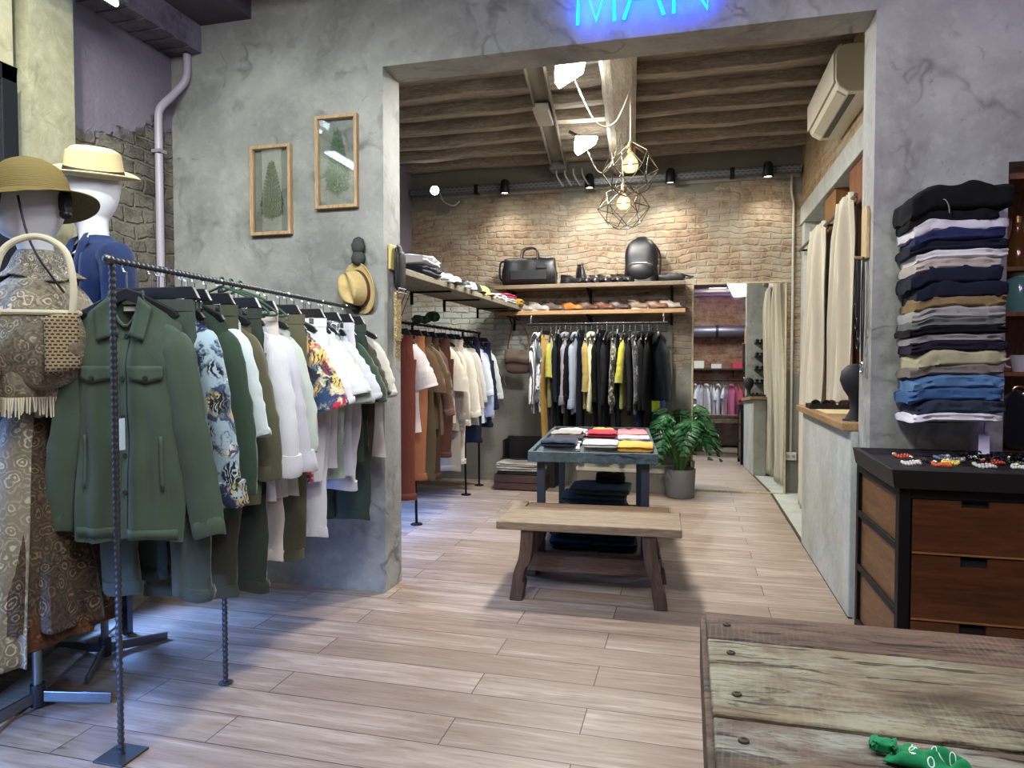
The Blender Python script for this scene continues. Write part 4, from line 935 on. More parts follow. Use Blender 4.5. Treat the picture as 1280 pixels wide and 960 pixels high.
def folded(name, label, cat, loc, rz, w, d, h, m, seed, group=None, **k):
    o = obj(name, folded_mesh(w, d, h, seed, **k), m, None, 60, loc=loc, rot=(0, 0, rz)); return tag(o, label, cat, group)
# ---- tower of folded trousers on the right wall
WT = 'folded trousers on the wall tower'
tw = thing('wall_tower_rack', 'narrow steel rack behind the tower of folded trousers on the plaster wall', 'rack', (1.14, YW, 1.0))
obj('spine', G().box(-.05, -.012, .06, .05, 0, 1.10), STEEL, tw, 0)
zy = lambda y: 2.085-(y-250)*.003625
ST = [
 (240, 273, '#0c0c0f', .42, .29, 'black trousers, bulky topmost pair of the wall tower', 'f', 0), (270, 287, '#0d0d11', .36, .27, 'black trousers directly under the bulky top pair of the wall tower', 'f', -.02), (279, 298, '#c3c1c6', .385, .27, 'pale grey trousers near the top of the wall tower, with a hook over them', 'f', 0),
 (292, 309, '#22264a', .36, .28, 'indigo blue trousers with small light print in the wall tower', 'f', 0), (306, 320, '#141628', .40, .27, 'blue-black trousers under the indigo pair of the wall tower', 'f', 0), (317, 330, '#c9c5c6', .37, .27, 'off-white trousers in the upper half of the wall tower', 'f', .01),
 (328, 343, '#a49a92', .35, .28, 'pinkish grey trousers below the off-white pair of the wall tower', 'f', -.01), (336, 360, '#181b2a', .37, .28, 'dark navy trousers, upper of two thick navy pairs in the tower', 'f', -.01), (354, 378, '#161927', .37, .28, 'dark navy trousers, lower of two thick navy pairs in the tower', 'f', .015),
 (370, 388, '#7b6848', .37, .27, 'tan khaki trousers at mid height of the wall tower', 'f', .01), (386, 402, '#8b8a86', .38, .27, 'light grey trousers under the tan khaki pair of the tower', 'f', 0), (399, 412, '#5d605e', .38, .27, 'slate grey trousers between light grey and black pairs', 'f', 0), (409, 420, '#0e0f12', .40, .28, 'black trousers in the lower half of the wall tower', 'f', 0),
 (419, 430, '#7d7c7c', .38, .27, 'mid grey trousers just below the lower black pair of the tower', 'f', 0), (428, 441, '#1c1826', .39, .28, 'purple-black trousers above the beige pair of the tower', 'f', .01), (438, 459, '#a09a7c', .36, .28, 'beige khaki trousers with crumpled waist in the wall tower', 'f', .01), (456, 470, '#6c655e', .38, .27, 'taupe trousers just above the blue jeans of the tower', 'f', 0),
 (469, 486, '#4d6f93', .365, .28, 'light blue jeans, uppermost of three jeans in the tower', 'd', .005), (484, 501, '#35547d', .385, .28, 'mid blue jeans, middle one of three jeans in the tower', 'd', -.005), (499, 516, '#28303f', .36, .28, 'dark grey-blue jeans, lowest of three jeans in the tower', 'd', .015), (515, 526, '#cfcdd2', .37, .28, 'white trousers, lowest pair of the wall tower', 'f', 0)]
for i, (y0, y1, c, w_, d_, lab, kd, dx) in enumerate(ST):
    z0, z1 = zy(y1), zy(y0); m = denim(c) if kd == 'd' else fabric(c, 480, .12, .95, 0)
    folded('folded_jeans' if kd == 'd' else 'folded_trousers', lab, 'jeans' if kd == 'd' else 'trousers', (1.14+dx, YW-.015-d_/2, z0), R(random.Random(i).uniform(-3, 3)), w_*.95, d_, z1-z0+.004, m, 200+i, WT, messy=1.0, nx=26, notch=.06, sag=.3)
    obj('tongue', G().box(-.06, -.24, z0-1.0-.003, .06, 0, z0-1.0), STEEL, tw, 0)
g = G().tube(catmull([(1.065, 3.40, 2.03), (1.063, 3.37, 2.05), (1.072, 3.362, 2.045), (1.082, 3.36, 2.02), (1.086, 3.362, 1.99)], 5), .004, 8); tag(obj('metal_hook', g, SILVER), 'small silver hanger hook poking out between black and pale grey trousers', 'hook')
pt = thing('price_tag', 'white hanging price tag under the tower of folded trousers', 'tag', (1.287, 3.50, 1.06))
obj('card', G().box(-.022, -.001, -.125, .022, .001, -.035), plain('#d7d3e2', .6, 0, 0), pt, 0); obj('string', G().cyl((0, 0, -.035), (0, 0, .03), .0016, n=6), BLK, pt)
# ---- folded shirts on the display table
def ontable(u, v, z):       # u across, v along the table
    p = Matrix.Rotation(R(5.2), 4, 'Z') @ Vector((u, v, z)); return (-.665+p.x, 5.21+p.y, p.z)
FT = 'folded shirts on the display table'; TT = .752
TS = [
 (-.215, -.60, 0, '#e1e0de', .235, .27, .035, 'white folded tee under the navy one at the near left'), (-.225, -.66, 1, '#2a3140', .225, .24, .05, 'navy folded tee at the near left corner of the table'),
 (.045, -.60, 0, '#cfccc2', .225, .27, .03, 'off-white folded tee under the oatmeal one at the near edge'), (.05, -.66, 1, '#d3d1c9', .225, .24, .04, 'oatmeal folded tee in the middle of the near row'), (.275, -.62, 0, '#d2a24a', .225, .28, .062, 'mustard yellow folded tee at the near right corner of the table'),
 (-.215, -.22, 0, '#d9d6d3', .225, .27, .03, 'white folded tee in the second row, left'), (-.20, -.20, 1, '#2b2b2e', .21, .24, .022, 'black folded tee on the white one, second row left'), (-.225, -.02, 1, '#8d8680', .225, .25, .04, 'grey folded tee behind the black one, left column'),
 (.03, -.18, 0, '#6b6468', .225, .27, .03, 'dark grey folded tee in the second row, middle'), (.04, -.02, 1, '#a02c3c', .215, .26, .045, 'crimson red folded tee in the middle column'), (.275, -.24, 0, '#736a74', .22, .25, .032, 'purple-grey folded tee behind the mustard one'), (.27, -.16, 1, '#dfd9dc', .22, .22, .022, 'white folded tee on the purple-grey one, right column'), (.265, .02, 1, '#d77f84', .215, .25, .04, 'salmon pink folded tee in the right column'),
 (-.21, .32, 0, '#c9bcbb', .23, .28, .052, 'pinkish white folded tee at the far left of the table'), (.02, .32, 0, '#d6c0c0', .22, .26, .035, 'pale pink folded tee at the far middle of the table'), (.04, .30, 1, '#d79a4c', .16, .24, .028, 'orange folded tee behind the crimson one'), (.265, .34, 0, '#c95a62', .22, .27, .05, 'coral red folded tee at the far right of the table')]
for i, (u, v, lv, c, w_, d_, h, lab) in enumerate(TS):
    folded('folded_t_shirt', lab, 't-shirt', ontable(u, v, TT+(.033 if lv else 0)), R(5.2+random.Random(i).uniform(-5, 5)), w_, d_, h, fabric(c, 480, .07, .9, .1), 300+i, FT, notch=.2)
for i, (u, v, z, c, lab, w_, d_, h) in enumerate([(-.02, .12, .106, '#2a3a50', 'blue jeans at the bottom of the tall pile under the table', .46, .40, .085), (.01, .11, .188, '#34455a', 'grey-navy jeans second from the bottom of the tall pile under the table', .45, .38, .08), (-.02, .12, .265, '#3f5262', 'slate blue jeans in the tall pile under the table', .48, .38, .075), (.03, .10, .338, '#4d5a63', 'grey-blue jeans near the top of the tall pile under the table', .44, .34, .07), (.10, .16, .405, '#17181b', 'black crumpled garment on top of the tall pile under the table', .22, .2, .07),
   (-.15, -.55, .106, '#23324d', 'dark blue jeans at the front left of the bottom table shelf', .28, .40, .075), (-.15, -.53, .178, '#2c3f5f', 'blue jeans with orange label on the front left pile', .27, .38, .07), (.14, -.55, .106, '#1d2a44', 'dark indigo jeans at the front right of the bottom table shelf', .30, .42, .065), (.14, -.54, .168, '#22365a', 'indigo jeans in the middle of the front right pile', .30, .40, .065), (.15, -.55, .23, '#2a4063', 'blue jeans on top of the front right pile', .29, .38, .055), (-.04, -.38, .25, '#15181f', 'black jeans lying across the two front piles', .36, .3, .06)]):
    o = folded('folded_jeans', lab, 'jeans', ontable(u, v, z), R(5+random.Random(i+5).uniform(-9, 9)), w_, d_, h, denim(c, .3) if 'dark' in lab or lab[0] == 'b' else fabric(c, 480, .2, .9, 0) if 'crumpled' not in lab else fabric(c, 480, .1, .9, 0), 340+i, 'jeans under the display table', messy=.7, notch=.2)
    if 'orange' in lab: obj('leather_label', G().box(-.115, -.2, .03, -.075, -.185, .055), plain('#b2582c', .6), o, 0, .002)
# ---- crates with folded clothes left of the dark rail
cr = thing('wooden_crate', 'dark brown wooden crate on the floor left of the dark rail', 'crate', (-1.70, 7.10, 0)); cw = wood('#33211a', '#4b3226', 2.4, 'x', .6, .3)
for z in (.012, .085): obj('front_slat', G().box(-.27, -.17, z, .27, -.152, z+.066), cw, cr, 0, .003); obj('rear_slat', G().box(-.27, .152, z, .27, .17, z+.066), cw, cr, 0, .003)
for x in (-1, 1): obj('end_board', G().box(min(x*.27, x*.252), -.152, .005, max(x*.27, x*.252), .152, .16), cw, cr, 0, .003)
obj('lid', G().box(-.265, -.165, .152, .265, .165, .166), cw, cr, 0)
folded('folded_trousers', 'dark folded garment at the bottom of the crate pile', 'trousers', (-1.70, 7.08, .167), 0, .48, .3, .035, fabric('#2a2622', 480), 360, 'clothes on the wooden crate', messy=.5)
folded('folded_trousers', 'grey-beige folded trousers in the middle of the crate pile', 'trousers', (-1.70, 7.07, .20), R(3), .50, .3, .05, fabric('#8d877c', 480), 361, 'clothes on the wooden crate', messy=.8)
folded('folded_trousers', 'pale beige folded trousers on top of the crate pile', 'trousers', (-1.72, 7.08, .247), R(-2), .46, .28, .045, fabric('#a39d90', 480), 362, 'clothes on the wooden crate', messy=.8)
bc = thing('black_crate', 'black open-topped crate standing behind the wooden crate', 'crate', (-1.66, 7.32, 0)); bm_ = plain('#0f0d0c', .55, 0, .3, 30)
for a in (G().box(-.29, -.13, 0, .29, -.11, .30), G().box(-.29, .11, 0, .29, .13, .52), G().box(-.29, -.11, 0, -.27, .11, .50), G().box(.27, -.11, 0, .29, .11, .50), G().box(-.27, -.11, .0, .27, .11, .02)): obj('side_board', a, bm_, bc, 0, .003)
obj('rim', G().tube([(-.28, -.12, .30), (.28, -.12, .30), (.28, .12, .515), (-.28, .12, .515)], .009, 8, closed=True), bm_, bc)
# ---- panel behind the dark rail, low pale box
pn = thing('grey_panel', 'olive grey framed panel standing on the back wall behind the dark rail', 'panel', (-.62, 7.44, .55)); po = plain('#67675a', .6, 0, .2, 20)
obj('sheet', G().box(-.43, .02, .04, .43, .045, 1.14), plain('#73736a', .6, 0, .2, 20), pn, 0)
for a in (G().box(-.46, 0, 0, -.40, .05, 1.18), G().box(.40, 0, 0, .46, .05, 1.18), G().box(-.40, 0, 1.12, .40, .05, 1.18), G().box(-.40, 0, 0, .40, .05, .06)): obj('stile', a, po, pn, 0, .004)
pb = thing('low_box', 'pale low box with a lid below the dark rail, left of the plant', 'box', (-.60, 7.30, 0))
obj('carton', G().box(-.52, -.16, 0, .52, .16, .21), plain('#6f6b60', .7, 0, .2), pb, 0, .004); obj('lid', G().box(-.53, -.17, .21, .53, .17, .25), plain('#b9b4a2', .6, 0, .1), pb, 0, .004)
top('tee', (-.36, 7.20, 1.70), R(60), fabric('#b5c92b', 480, .06), 'lime tee peeking out behind the black leather jacket', 'clothes hung behind the leather jacket', 140, lo=1, sl=.3, w0=.14, w1=.15, out=.03)
top('shirt', (-.37, 7.25, 1.55), R(50), fabric('#3a57a0', 480, .08), 'blue shirt hanging behind the black leather jacket', 'clothes hung behind the leather jacket', 141, lo=1, L=.95, w0=.14, w1=.15, out=.03)
for y, z, lab in ((7.20, 1.70, 'thin steel wall hook carrying the lime tee'), (7.25, 1.55, 'thin steel wall hook carrying the blue shirt')):
    tag(obj('wall_hook', G().tube([(-.365, 7.5, z), (-.365, y, z), (-.365, y-.01, z-.05), (-.365, y, z-.115)], .006, 8), STEEL), lab, 'hook')
# ------------------------------------------------------------------ shoes
def shoe(loc, rz, m, sole, label, group, boot=0, L=.27, lace='#2a211b'):
    t = thing('boot' if boot else 'shoe', label, 'boot' if boot else 'shoe', loc, rz, group); W_ = .048; n = 18; na = 16; vs = []
    H = .20 if boot else .085
    for i in range(n+1):
        u = i/n; y = L*(.5-u)               # heel at +y, toe at -y
        wd = W_*(.72+.35*smoothstep(.0, .25, u)-.18*math.exp(-((u-.42)/.14)**2)+.14*math.exp(-((u-.72)/.2)**2))*(1 if u < .86 else (1-((u-.86)/.14)**2*.8)**.5)*(1 if u > .06 else .5+.5*(u/.06)**.5)
        hh = (H if u < .36 else H+(.048-H)*smoothstep(.36, .66, u))*(1 if u < .82 else max(.35, (1-((u-.82)/.2)**2)**.5))
        for k in range(na):
            a = 2*PI*k/na; c, s = cos(a), sin(a); f = 1 if s < 0 else (1-.42*s*(1 if u > .35 or not boot else .6))
            vs.append((wd*math.copysign(abs(c)**.7, c)*f, y, .018+hh*max(0, (s+.25)/1.25)))
    fs = [(i*na+k, (i+1)*na+k, (i+1)*na+(k+1) % na, i*na+(k+1) % na) for i in range(n) for k in range(na)]+[tuple(range(na)), tuple(n*na+k for k in range(na-1, -1, -1))]
    obj('upper', G().add(vs, fs), m, t, 50)
    ol = [(-W_*(.62+.5*math.sin(PI*min(1, q*1.15))**.5*.75), L*(.5-q)) for q in [j/12 for j in range(13)]]
    obj('sole', G().prism(ol+[(-x, y) for x, y in reversed(ol)], 0, .02, 'z'), sole, t, 0, .003)
    g = G(); zt = H+.018
    g.tube([(.026*cos(a)*1.0, L*.30+.05*sin(a), zt-.004+.006*sin(a)) for a in [2*PI*i/14 for i in range(14)]], .006, 6, closed=True); obj('collar', g, sole if not boot else m, t)
    for j in range(3): obj('lace', G().cyl((-.022, L*(.06-.055*j), .018+H*(.82-.16*j) if not boot else .16-.03*j), (.022, L*(.045-.055*j), .018+H*(.82-.16*j) if not boot else .16-.03*j), .003, n=6), plain(lace, .7), t)
    return t
SU, SL = 'shoes on the upper wall shelf', 'shoes on the lower wall shelf'
bl_ = plain('#17161a', .3, 0, .1); sol = plain('#0d0c0c', .6)
for x, rz, b, lab in ((-1.19, 82, 0, 'black leather shoe next to the duffel bag'), (-1.08, 35, 1, 'black ankle boot standing up between the black shoes'), (-.97, 20, 0, 'black shoe right of the ankle boot, toe to the front'), (-.87, 30, 0, 'shiny black shoe in the middle of the upper shelf'), (-.74, 25, 0, 'black shoe left of its twin beside the backpack'), (-.65, 40, 0, 'black shoe right beside the backpack')):
    shoe((x, 7.26, 2.166), R(rz), bl_, sol, lab, SU, b, lace='#3a3a3e')
for i, (x, rz, c, lab) in enumerate(((-1.72, 75, '#8d8982', 'pale grey shoe at the left end of the lower shelf'), (-1.56, 70, '#9a968f', 'light grey shoe second from the left on the lower shelf'), (-1.40, 78, '#55483e', 'dark taupe shoe left of the tan one'), (-1.20, 65, '#a5692f', 'bright tan leather shoe on the lower shelf'), (-1.02, 80, '#4b2f22', 'dark brown shoe right of the tan one'), (-.86, 72, '#5b382a', 'reddish brown shoe in the middle of the lower shelf'), (-.70, 78, '#3c2d26', 'very dark brown shoe right of the middle'), (-.50, 66, '#71614f', 'taupe suede shoe on the right half of the lower shelf'), (-.32, 74, '#6b4a35', 'brown shoe with a light tongue near the right end'), (-.17, 82, '#857a70', 'grey-beige shoe at the right end of the lower shelf'))):
    shoe((x, 7.26, 1.886), R(rz+180*(i % 2)*0), plain(c, .5, 0, .15), plain('#b9aa92' if i in (0, 1, 7) else '#2a1f19', .6), lab, SL, L=.25)
sh_b = obj('shoe_box', G().box(-.085, 7.20, 1.886, -.03, 7.42, 1.96), plain('#15110f', .6), None, 0, .003); tag(sh_b, 'small black box at the very right end of the lower shelf', 'box')
tag(obj('figurine', G().lathe([(0, 0), (.022, 0), (.02, .01), (.012, .03), (.016, .05), (.012, .07), (0, .08)], 14, (-1.88, 7.22, 1.886)), plain('#d8d6d0', .5)), 'tiny white figurine at the left end of the lower shelf', 'figurine')
# ------------------------------------------------------------------ bags on the upper shelf
df = thing('duffel_bag', 'black leather duffel bag with arched handle on the upper shelf, left', 'bag', (-1.66, 7.27, 2.166), R(4)); LB = plain('#0b0c11', .46, 0, .3, 14, .2)
vs = []; na, n = 26, 22
for i in range(n+1):
    t = -1+2*i/n; e = (1-abs(t)**8)**.4 if abs(t) < 1 else .4
    for k in range(na):
        a = 2*PI*k/na; c, s = cos(a), sin(a); yy = math.copysign(abs(c)**.6, c)*.125*(1-.15*(s > 0)*s); zz = .155+math.copysign(abs(s)**.62, s)*.152
        q = NZ.noise(Vector((t*2, c*2, s*2+4))); vs.append((t*.285*(1-.06*(zz > .2)), yy*(.82+.18*e)*(1+.1*q), zz*(.93+.07*e)*(1+.05*q)-(.012 if s > .8 else 0)*(1-t*t)))
fs = [(i*na+k, i*na+(k+1) % na, (i+1)*na+(k+1) % na, (i+1)*na+k) for i in range(n) for k in range(na)]+[tuple(range(na-1, -1, -1)), tuple(n*na+k for k in range(na))]
obj('body', G().add(vs, fs), LB, df, 60)
for y in (-.065, .065): obj('handle', G().tube(catmull([(-.085, y*1.5, .22), (-.09, y, .30), (-.07, y*.8, .385), (0, y*.6, .405), (.07, y*.8, .385), (.09, y, .30), (.085, y*1.5, .22)], 5), .0085, 8), LB, df)
obj('zip', G().box(-.22, -.006, .296, .22, .006, .304), SILVER, df, 0); obj('front_pocket', G().box(-.2, -.135, .05, .2, -.118, .15), LB, df, 0, .01)
obj('side_strap', G().tube(catmull([(-.285, 0, .27), (-.325, 0, .24), (-.33, 0, .1), (-.29, 0, .05)], 5), .011, 8), LB, df)
obj('strap_buckle', G().box(.09, -.142, .17, .2, -.13, .2), plain('#2a2c33', .25, .3), df, 0, .003)
bp = thing('backpack', 'black leather backpack with front pocket standing on the upper shelf, right', 'backpack', (-.48, 7.28, 2.166), R(-3))
vs = []; n = 22
for i in range(n+1):
    t = i/n; z = .465*t; wd = .175*(1-.08*t)*(1 if t < .6 else max(.02, (1-((t-.6)/.405)**2.6)**.5)); dp = .09*(1.1-.35*t)*(1 if t < .75 else max(.1, (1-((t-.75)/.26)**2)**.5))
    for k in range(na):
        a = 2*PI*k/na; c, s = cos(a), sin(a); q = NZ.noise(Vector((c*2, s*2, t*4)))
        vs.append((math.copysign(abs(c)**.6, c)*wd*(1+.05*q), math.copysign(abs(s)**.6, s)*dp*(1+.1*q)+.02*t, z+.004))
fs = [(i*na+k, i*na+(k+1) % na, (i+1)*na+(k+1) % na, (i+1)*na+k) for i in range(n) for k in range(na)]+[tuple(range(na-1, -1, -1)), tuple(n*na+k for k in range(na))]
obj('body', G().add(vs, fs), LB, bp, 60)
g = G().ball((0, -.085, .115), (.145, .045, .095), 22, 12); obj('front_pocket', g, LB, bp); obj('pocket_zip', G().tube(catmull([(-.13, -.108, .165), (-.07, -.122, .192), (.07, -.122, .192), (.13, -.108, .165)], 6), .004, 6), SILVER, bp)
obj('top_handle', G().tube(catmull([(-.05, .04, .43), (-.045, .05, .475), (.045, .05, .475), (.05, .04, .43)], 5), .008, 8), LB, bp); obj('side_strap', G().tube(catmull([(.13, .06, .40), (.185, .05, .3), (.19, .04, .12), (.16, .03, .02)], 6), .01, 8), plain('#3a1f1c', .4), bp)
pu = thing('waist_bag', 'flat black waist bag lying right of the backpack', 'bag', (-.17, 7.27, 2.166), R(-5)); obj('body', folded_mesh(.25, .15, .085, 7, notch=0), LB, pu, 60); obj('strap', G().tube(catmull([(.1, -.02, .06), (.17, -.05, .03), (.21, -.03, .045), (.2, .03, .05), (.12, .02, .07)], 6), .009, 8), LB, pu)
sb = thing('shoulder_bag', 'brown canvas shoulder bag hanging from the lower shelf, left of the dark rail', 'bag', (-1.79, 7.28, 1.22), R(-4)); SB = plain('#4c3b31', .6, 0, .4, 16)
obj('body', folded_mesh(.27, .10, .26, 31, notch=0), SB, sb, 60); obj('flap', G().sheet(lambda u, v: ((u-.5)*.275, -.045-.02*sin(PI*v)-.012*(v > .5), .262-v*.15+.01*sin(u*5)), 12, 8), plain('#5d4e44', .6, 0, .4, 16), sb, 60, thick=.006)
obj('strap', G().tube(catmull([(-.13, 0, .22), (-.10, 0, .4), (-.02, -.06, .62), (.0, -.10, .645), (.02, -.06, .62), (.11, 0, .4), (.13, 0, .22)], 6), .008, 8), plain('#4f2f25', .5), sb)
obj('hanging_strap', G().tube(catmull([(-.12, -.04, .05), (-.15, -.05, -.05), (-.13, -.05, -.14)], 5), .006, 8), SB, sb)
tag(obj('wall_hook', G().tube([(-1.79, 7.36, 1.842), (-1.79, 7.36, 1.80), (-1.79, 7.18, 1.80), (-1.79, 7.17, 1.84)], .006, 8), STEEL), 'steel hook under the lower shelf carrying the brown shoulder bag', 'hook')
# ------------------------------------------------------------------ caps and folded things on the long shelf
def cap(loc, rz, m, mp, label, group):
    t = thing('cap', label, 'cap', loc, rz, group); obj('crown', G().sheet(lambda u, v: (.085*cos(2*PI*u)*cos(v*PI/2)**.7*(1 if v < 1 else 0), .10*sin(2*PI*u)*cos(v*PI/2)**.7, .01+.095*sin(v*PI/2)), 24, 9, True), m, t, 60)
    obj('peak', G().sheet(lambda u, v: (.085*(2*u-1), -.085*(1-(2*u-1)**2)**.5-.075*v*(1-.5*(2*u-1)**2), .012+.012*(1-(2*u-1)**2)-.008*v), 14, 5), mp, t, 60, thick=.004)
    obj('button', G().ball((0, 0, .107), .008, 8, 6), mp, t); return t
LSG = 'things on the long shelf'; Z1 = 1.943; wc, nc = fabric('#d5d5d8', 480, .04), fabric('#1c2130', 480, .08)
folded('folded_sweater', 'navy folded sweater under the white one, near end of the long shelf', 'sweater', (-1.86, 4.55, Z1), R(88), .34, .28, .07, nc, 401, LSG)
folded('folded_sweater', 'white folded sweater on the navy one, near end of the long shelf', 'sweater', (-1.86, 4.54, Z1+.07), R(92), .36, .28, .07, wc, 402, LSG, messy=.6)
shoe((-1.83, 4.92, Z1), R(70), plain('#d9d9d9', .5), plain('#eeeeee', .5), 'white sneaker on the long shelf next to the folded sweaters', LSG, L=.27, lace='#ffffff'); shoe((-1.83, 5.08, Z1), R(72), plain('#cfcfd2', .5), plain('#1c1c1f', .5), 'white sneaker with black sole on the long shelf', LSG, L=.27, lace='#ffffff')
shoe((-1.83, 5.32, Z1), R(68), plain('#2a2c30', .5), plain('#e8e8e8', .5), 'black and white sneaker in the middle of the long shelf', LSG, L=.27); shoe((-1.83, 5.48, Z1), R(70), plain('#c8c8cc', .5), plain('#eeeeee', .5), 'pale sneaker right of the black and white one', LSG, L=.27, lace='#ffffff')
cap((-1.86, 5.85, Z1), R(60), fabric('#17181b', 480), fabric('#17181b', 480), 'black peaked cap on the long shelf', LSG); cap((-1.86, 6.10, Z1), R(70), fabric('#c9bd6a', 480), fabric('#a89c4e', 480), 'pale yellow cap behind the black cap', LSG)
bx = thing('small_carton', 'small white carton standing at the back of the long shelf', 'carton', (-2.03, 5.75, Z1)); obj('box', G().box(-.05, -.06, 0, .05, .06, .14), plain('#c9c8c0', .6), bx, 0, .002); obj('flap', G().box(-.052, -.062, .14, .052, .062, .146), plain('#d9d8d0', .6), bx, 0)
folded('folded_t_shirt', 'white folded shirt at the far end of the long shelf', 't-shirt', (-1.87, 6.45, Z1), R(88), .3, .27, .06, wc, 403, LSG, messy=.6)
folded('folded_t_shirt', 'second white folded shirt under the magenta one', 't-shirt', (-1.87, 6.85, Z1), R(90), .36, .28, .05, wc, 404, LSG); folded('folded_t_shirt', 'magenta folded shirt on the white one near the back wall', 't-shirt', (-1.87, 6.85, Z1+.05), R(86), .34, .27, .045, fabric('#b3234f', 480), 405, LSG)
folded('folded_t_shirt', 'mustard yellow crumpled shirt at the back wall end of the shelf', 't-shirt', (-1.84, 7.17, Z1), R(95), .2, .26, .07, fabric('#b28a2a', 480), 406, LSG, messy=1); 
# ------------------------------------------------------------------ plant
pl_ = thing('potted_plant', 'leafy green houseplant in round grey pot beside the mirror', 'plant', (-.07, 7.03, 0))
obj('pot', G().lathe([(0, 0), (.125, 0), (.14, .02), (.152, .27), (.152, .285), (.138, .285), (.134, .25), (0, .245)], 32), plain('#6e6e6b', .7, 0, .2, 30), pl_, 40)
obj('soil', G().lathe([(.135, .25), (.08, .26), (0, .262)], 20), plain('#2a211a', .95, 0, .6, 60), pl_)
g = G(); gs = G(); rng = random.Random(4)
for q in range(64):
    az = rng.uniform(0, 2*PI); el = rng.uniform(.12, 1.0); ln = rng.uniform(.22, .36); hh = .32+.42*el**.7*rng.uniform(.7, 1); out = .05+.15*(1-el*.7)
    d = Vector((cos(az), sin(az)*.8, 0)); b = Vector((.03*cos(az), .03*sin(az), .25)); tip0 = b+d*out+Vector((0, 0, hh-.12))
    gs.tube(catmull([b, b.lerp(tip0, .5)+Vector((0, 0, .06)), tip0], 5), [.006]*10+[.004], 6)
    sd = Vector((-d.y, d.x, 0)).normalized(); mid = [tip0+d*(ln*.55*t)+Vector((0, 0, .09*sin(PI*min(1, t*.9))-.80*ln*t*t*(1.1-.3*el))) for t in [i/9 for i in range(10)]]
    mid = [Vector((p.x, min(p.y, .40), max(p.z, .17))) for p in mid]
    for i in range(1, 9):
        for s in (-1, 1):
            L_ = ln*.34*sin(PI*(i/9)**.75)+.02; w_ = .026; base = mid[i]; dr = (sd*s*.8+d*.55).normalized(); vs = []
            for j in range(5):
                t = j/4; c = base+dr*L_*t+Vector((0, 0, -.35*L_*t*t)); ww = w_*(sin(PI*min(1, .25+t*.75))**.8)*(1 if t < 1 else .15); td = (mid[min(i+1, 9)]-mid[i-1]).normalized()
                vs += [c-td*ww/1.5, c+Vector((0, 0, .006)), c+td*ww/1.5]
            vs = [Vector((v.x, min(v.y, .43), v.z)) for v in vs]
            g.add(vs, [f for j in range(4) for f in ((j*3, j*3+1, j*3+4, j*3+3), (j*3+1, j*3+2, j*3+5, j*3+4))])
t = NT('leaf'); v = t.oc(); cl = t.mix(t.noise(v, 7, 2), lin('#143a1c'), lin('#2e6234')); LEAF = t.fin(cl, .38, 0, t.bump(t.noise(v, 40, 2), .1, .003), .5)
obj('foliage', g, LEAF, pl_, 60); obj('stems', gs, plain('#3f6a35', .5), pl_)
# ------------------------------------------------------------------ hats
def hat(loc, rot, mc, label, a, b, hc, brim, band, name='straw_hat', pinch=.0, ridges=0, droop=.0, curl=.02):
    t = thing(name, label, 'hat', loc); t.rotation_euler = rot
    def cr(u, v):
        an = 2*PI*u; k = min(1, v/.72); q = (v-.72)/.28
        r = (1-.12*k) if v < .72 else (.88*(1-q**2.2)**.5 if q < 1 else 0); z = hc*(.86*k**.9 if v < .72 else .86+.14*sin(q*PI/2))
        if ridges: r = max(0, 1-v**2.3)**.5; z = hc*(v**.85); r *= 1+.010*sin(v*ridges)
        z -= pinch*hc*math.exp(-(cos(an)*r/.28)**2)*smoothstep(.6, 1, v)*(1 if sin(an) else 1)
        fr = max(0, -sin(an))**3; r *= 1-pinch*.45*fr*smoothstep(.35, .8, v)*(abs(cos(an))**.3)
        return (a*r*cos(an), b*r*sin(an), z)
    obj('crown', G().sheet(cr, 48, 26, True), mc, t, 70)
    def br(u, v):
        an = 2*PI*u; r = 1+v*brim/((a+b)/2); z = -droop*v**1.3*(1+.35*cos(2*an+.6))+curl*v**3*abs(cos(an))
        if ridges: z += .0018*sin(v*34)
        return (a*r*cos(an), b*r*sin(an), z)
    obj('brim', G().sheet(br, 56, 14, True), mc, t, 70, thick=.004)
    if band:
        obj('hat_band', G().sheet(lambda u, v: (a*1.012*(1-.05*v)*cos(2*PI*u), b*1.012*(1-.05*v)*sin(2*PI*u), .006+v*band[1]), 48, 3, True), plain(band[0], .6), t, 60, thick=.003)
        obj('bow', G().box(-.012, -b*1.05, .004, .014, -b*.98, band[1]+.004) if len(band) < 3 else G().box(a*.97, -.012, .004, a*1.05, .016, band[1]+.004), plain(band[0], .6), t, 0, .002)
    return t
def straw(c, k=.3, ring=0):
    t = NT('straw'); v = t.oc(); c = lin(c); w = t.wave(v, 46, 2, 2, 2, 'Z') if ring else t.brick(t.map(v, (1, 1, 1), (.4, .3, .7)), .008, .006, .0012, (0, 0, 0), (1, 1, 1))[0]
    n = t.noise(v, 60, 3); col = t.mix(t.math('MULTIPLY', w, .4), c, tuple(x*.55 for x in c)); col = t.mix(t.math('MULTIPLY', n, .35), col, tuple(min(1, x*1.3) for x in c))
    return t.fin(col, .7, 0, t.bump(t.math('ADD', w, n), .4, .003), .25)
hat((-1.845, YW-.012, 1.775), (R(96), R(-16), R(-20)), straw('#c9b07a'), 'straw trilby with dark band hanging on the plaster wall beside the opening', .082, .105, .115, .042, ('#4a2f26', .02), 'straw_trilby', .32, 0, .0, .012)
kn = thing('wall_rosette', 'dark textured double rosette on the plaster above the straw trilby', 'hook', (-1.845, YW, 1.98)); g = G()
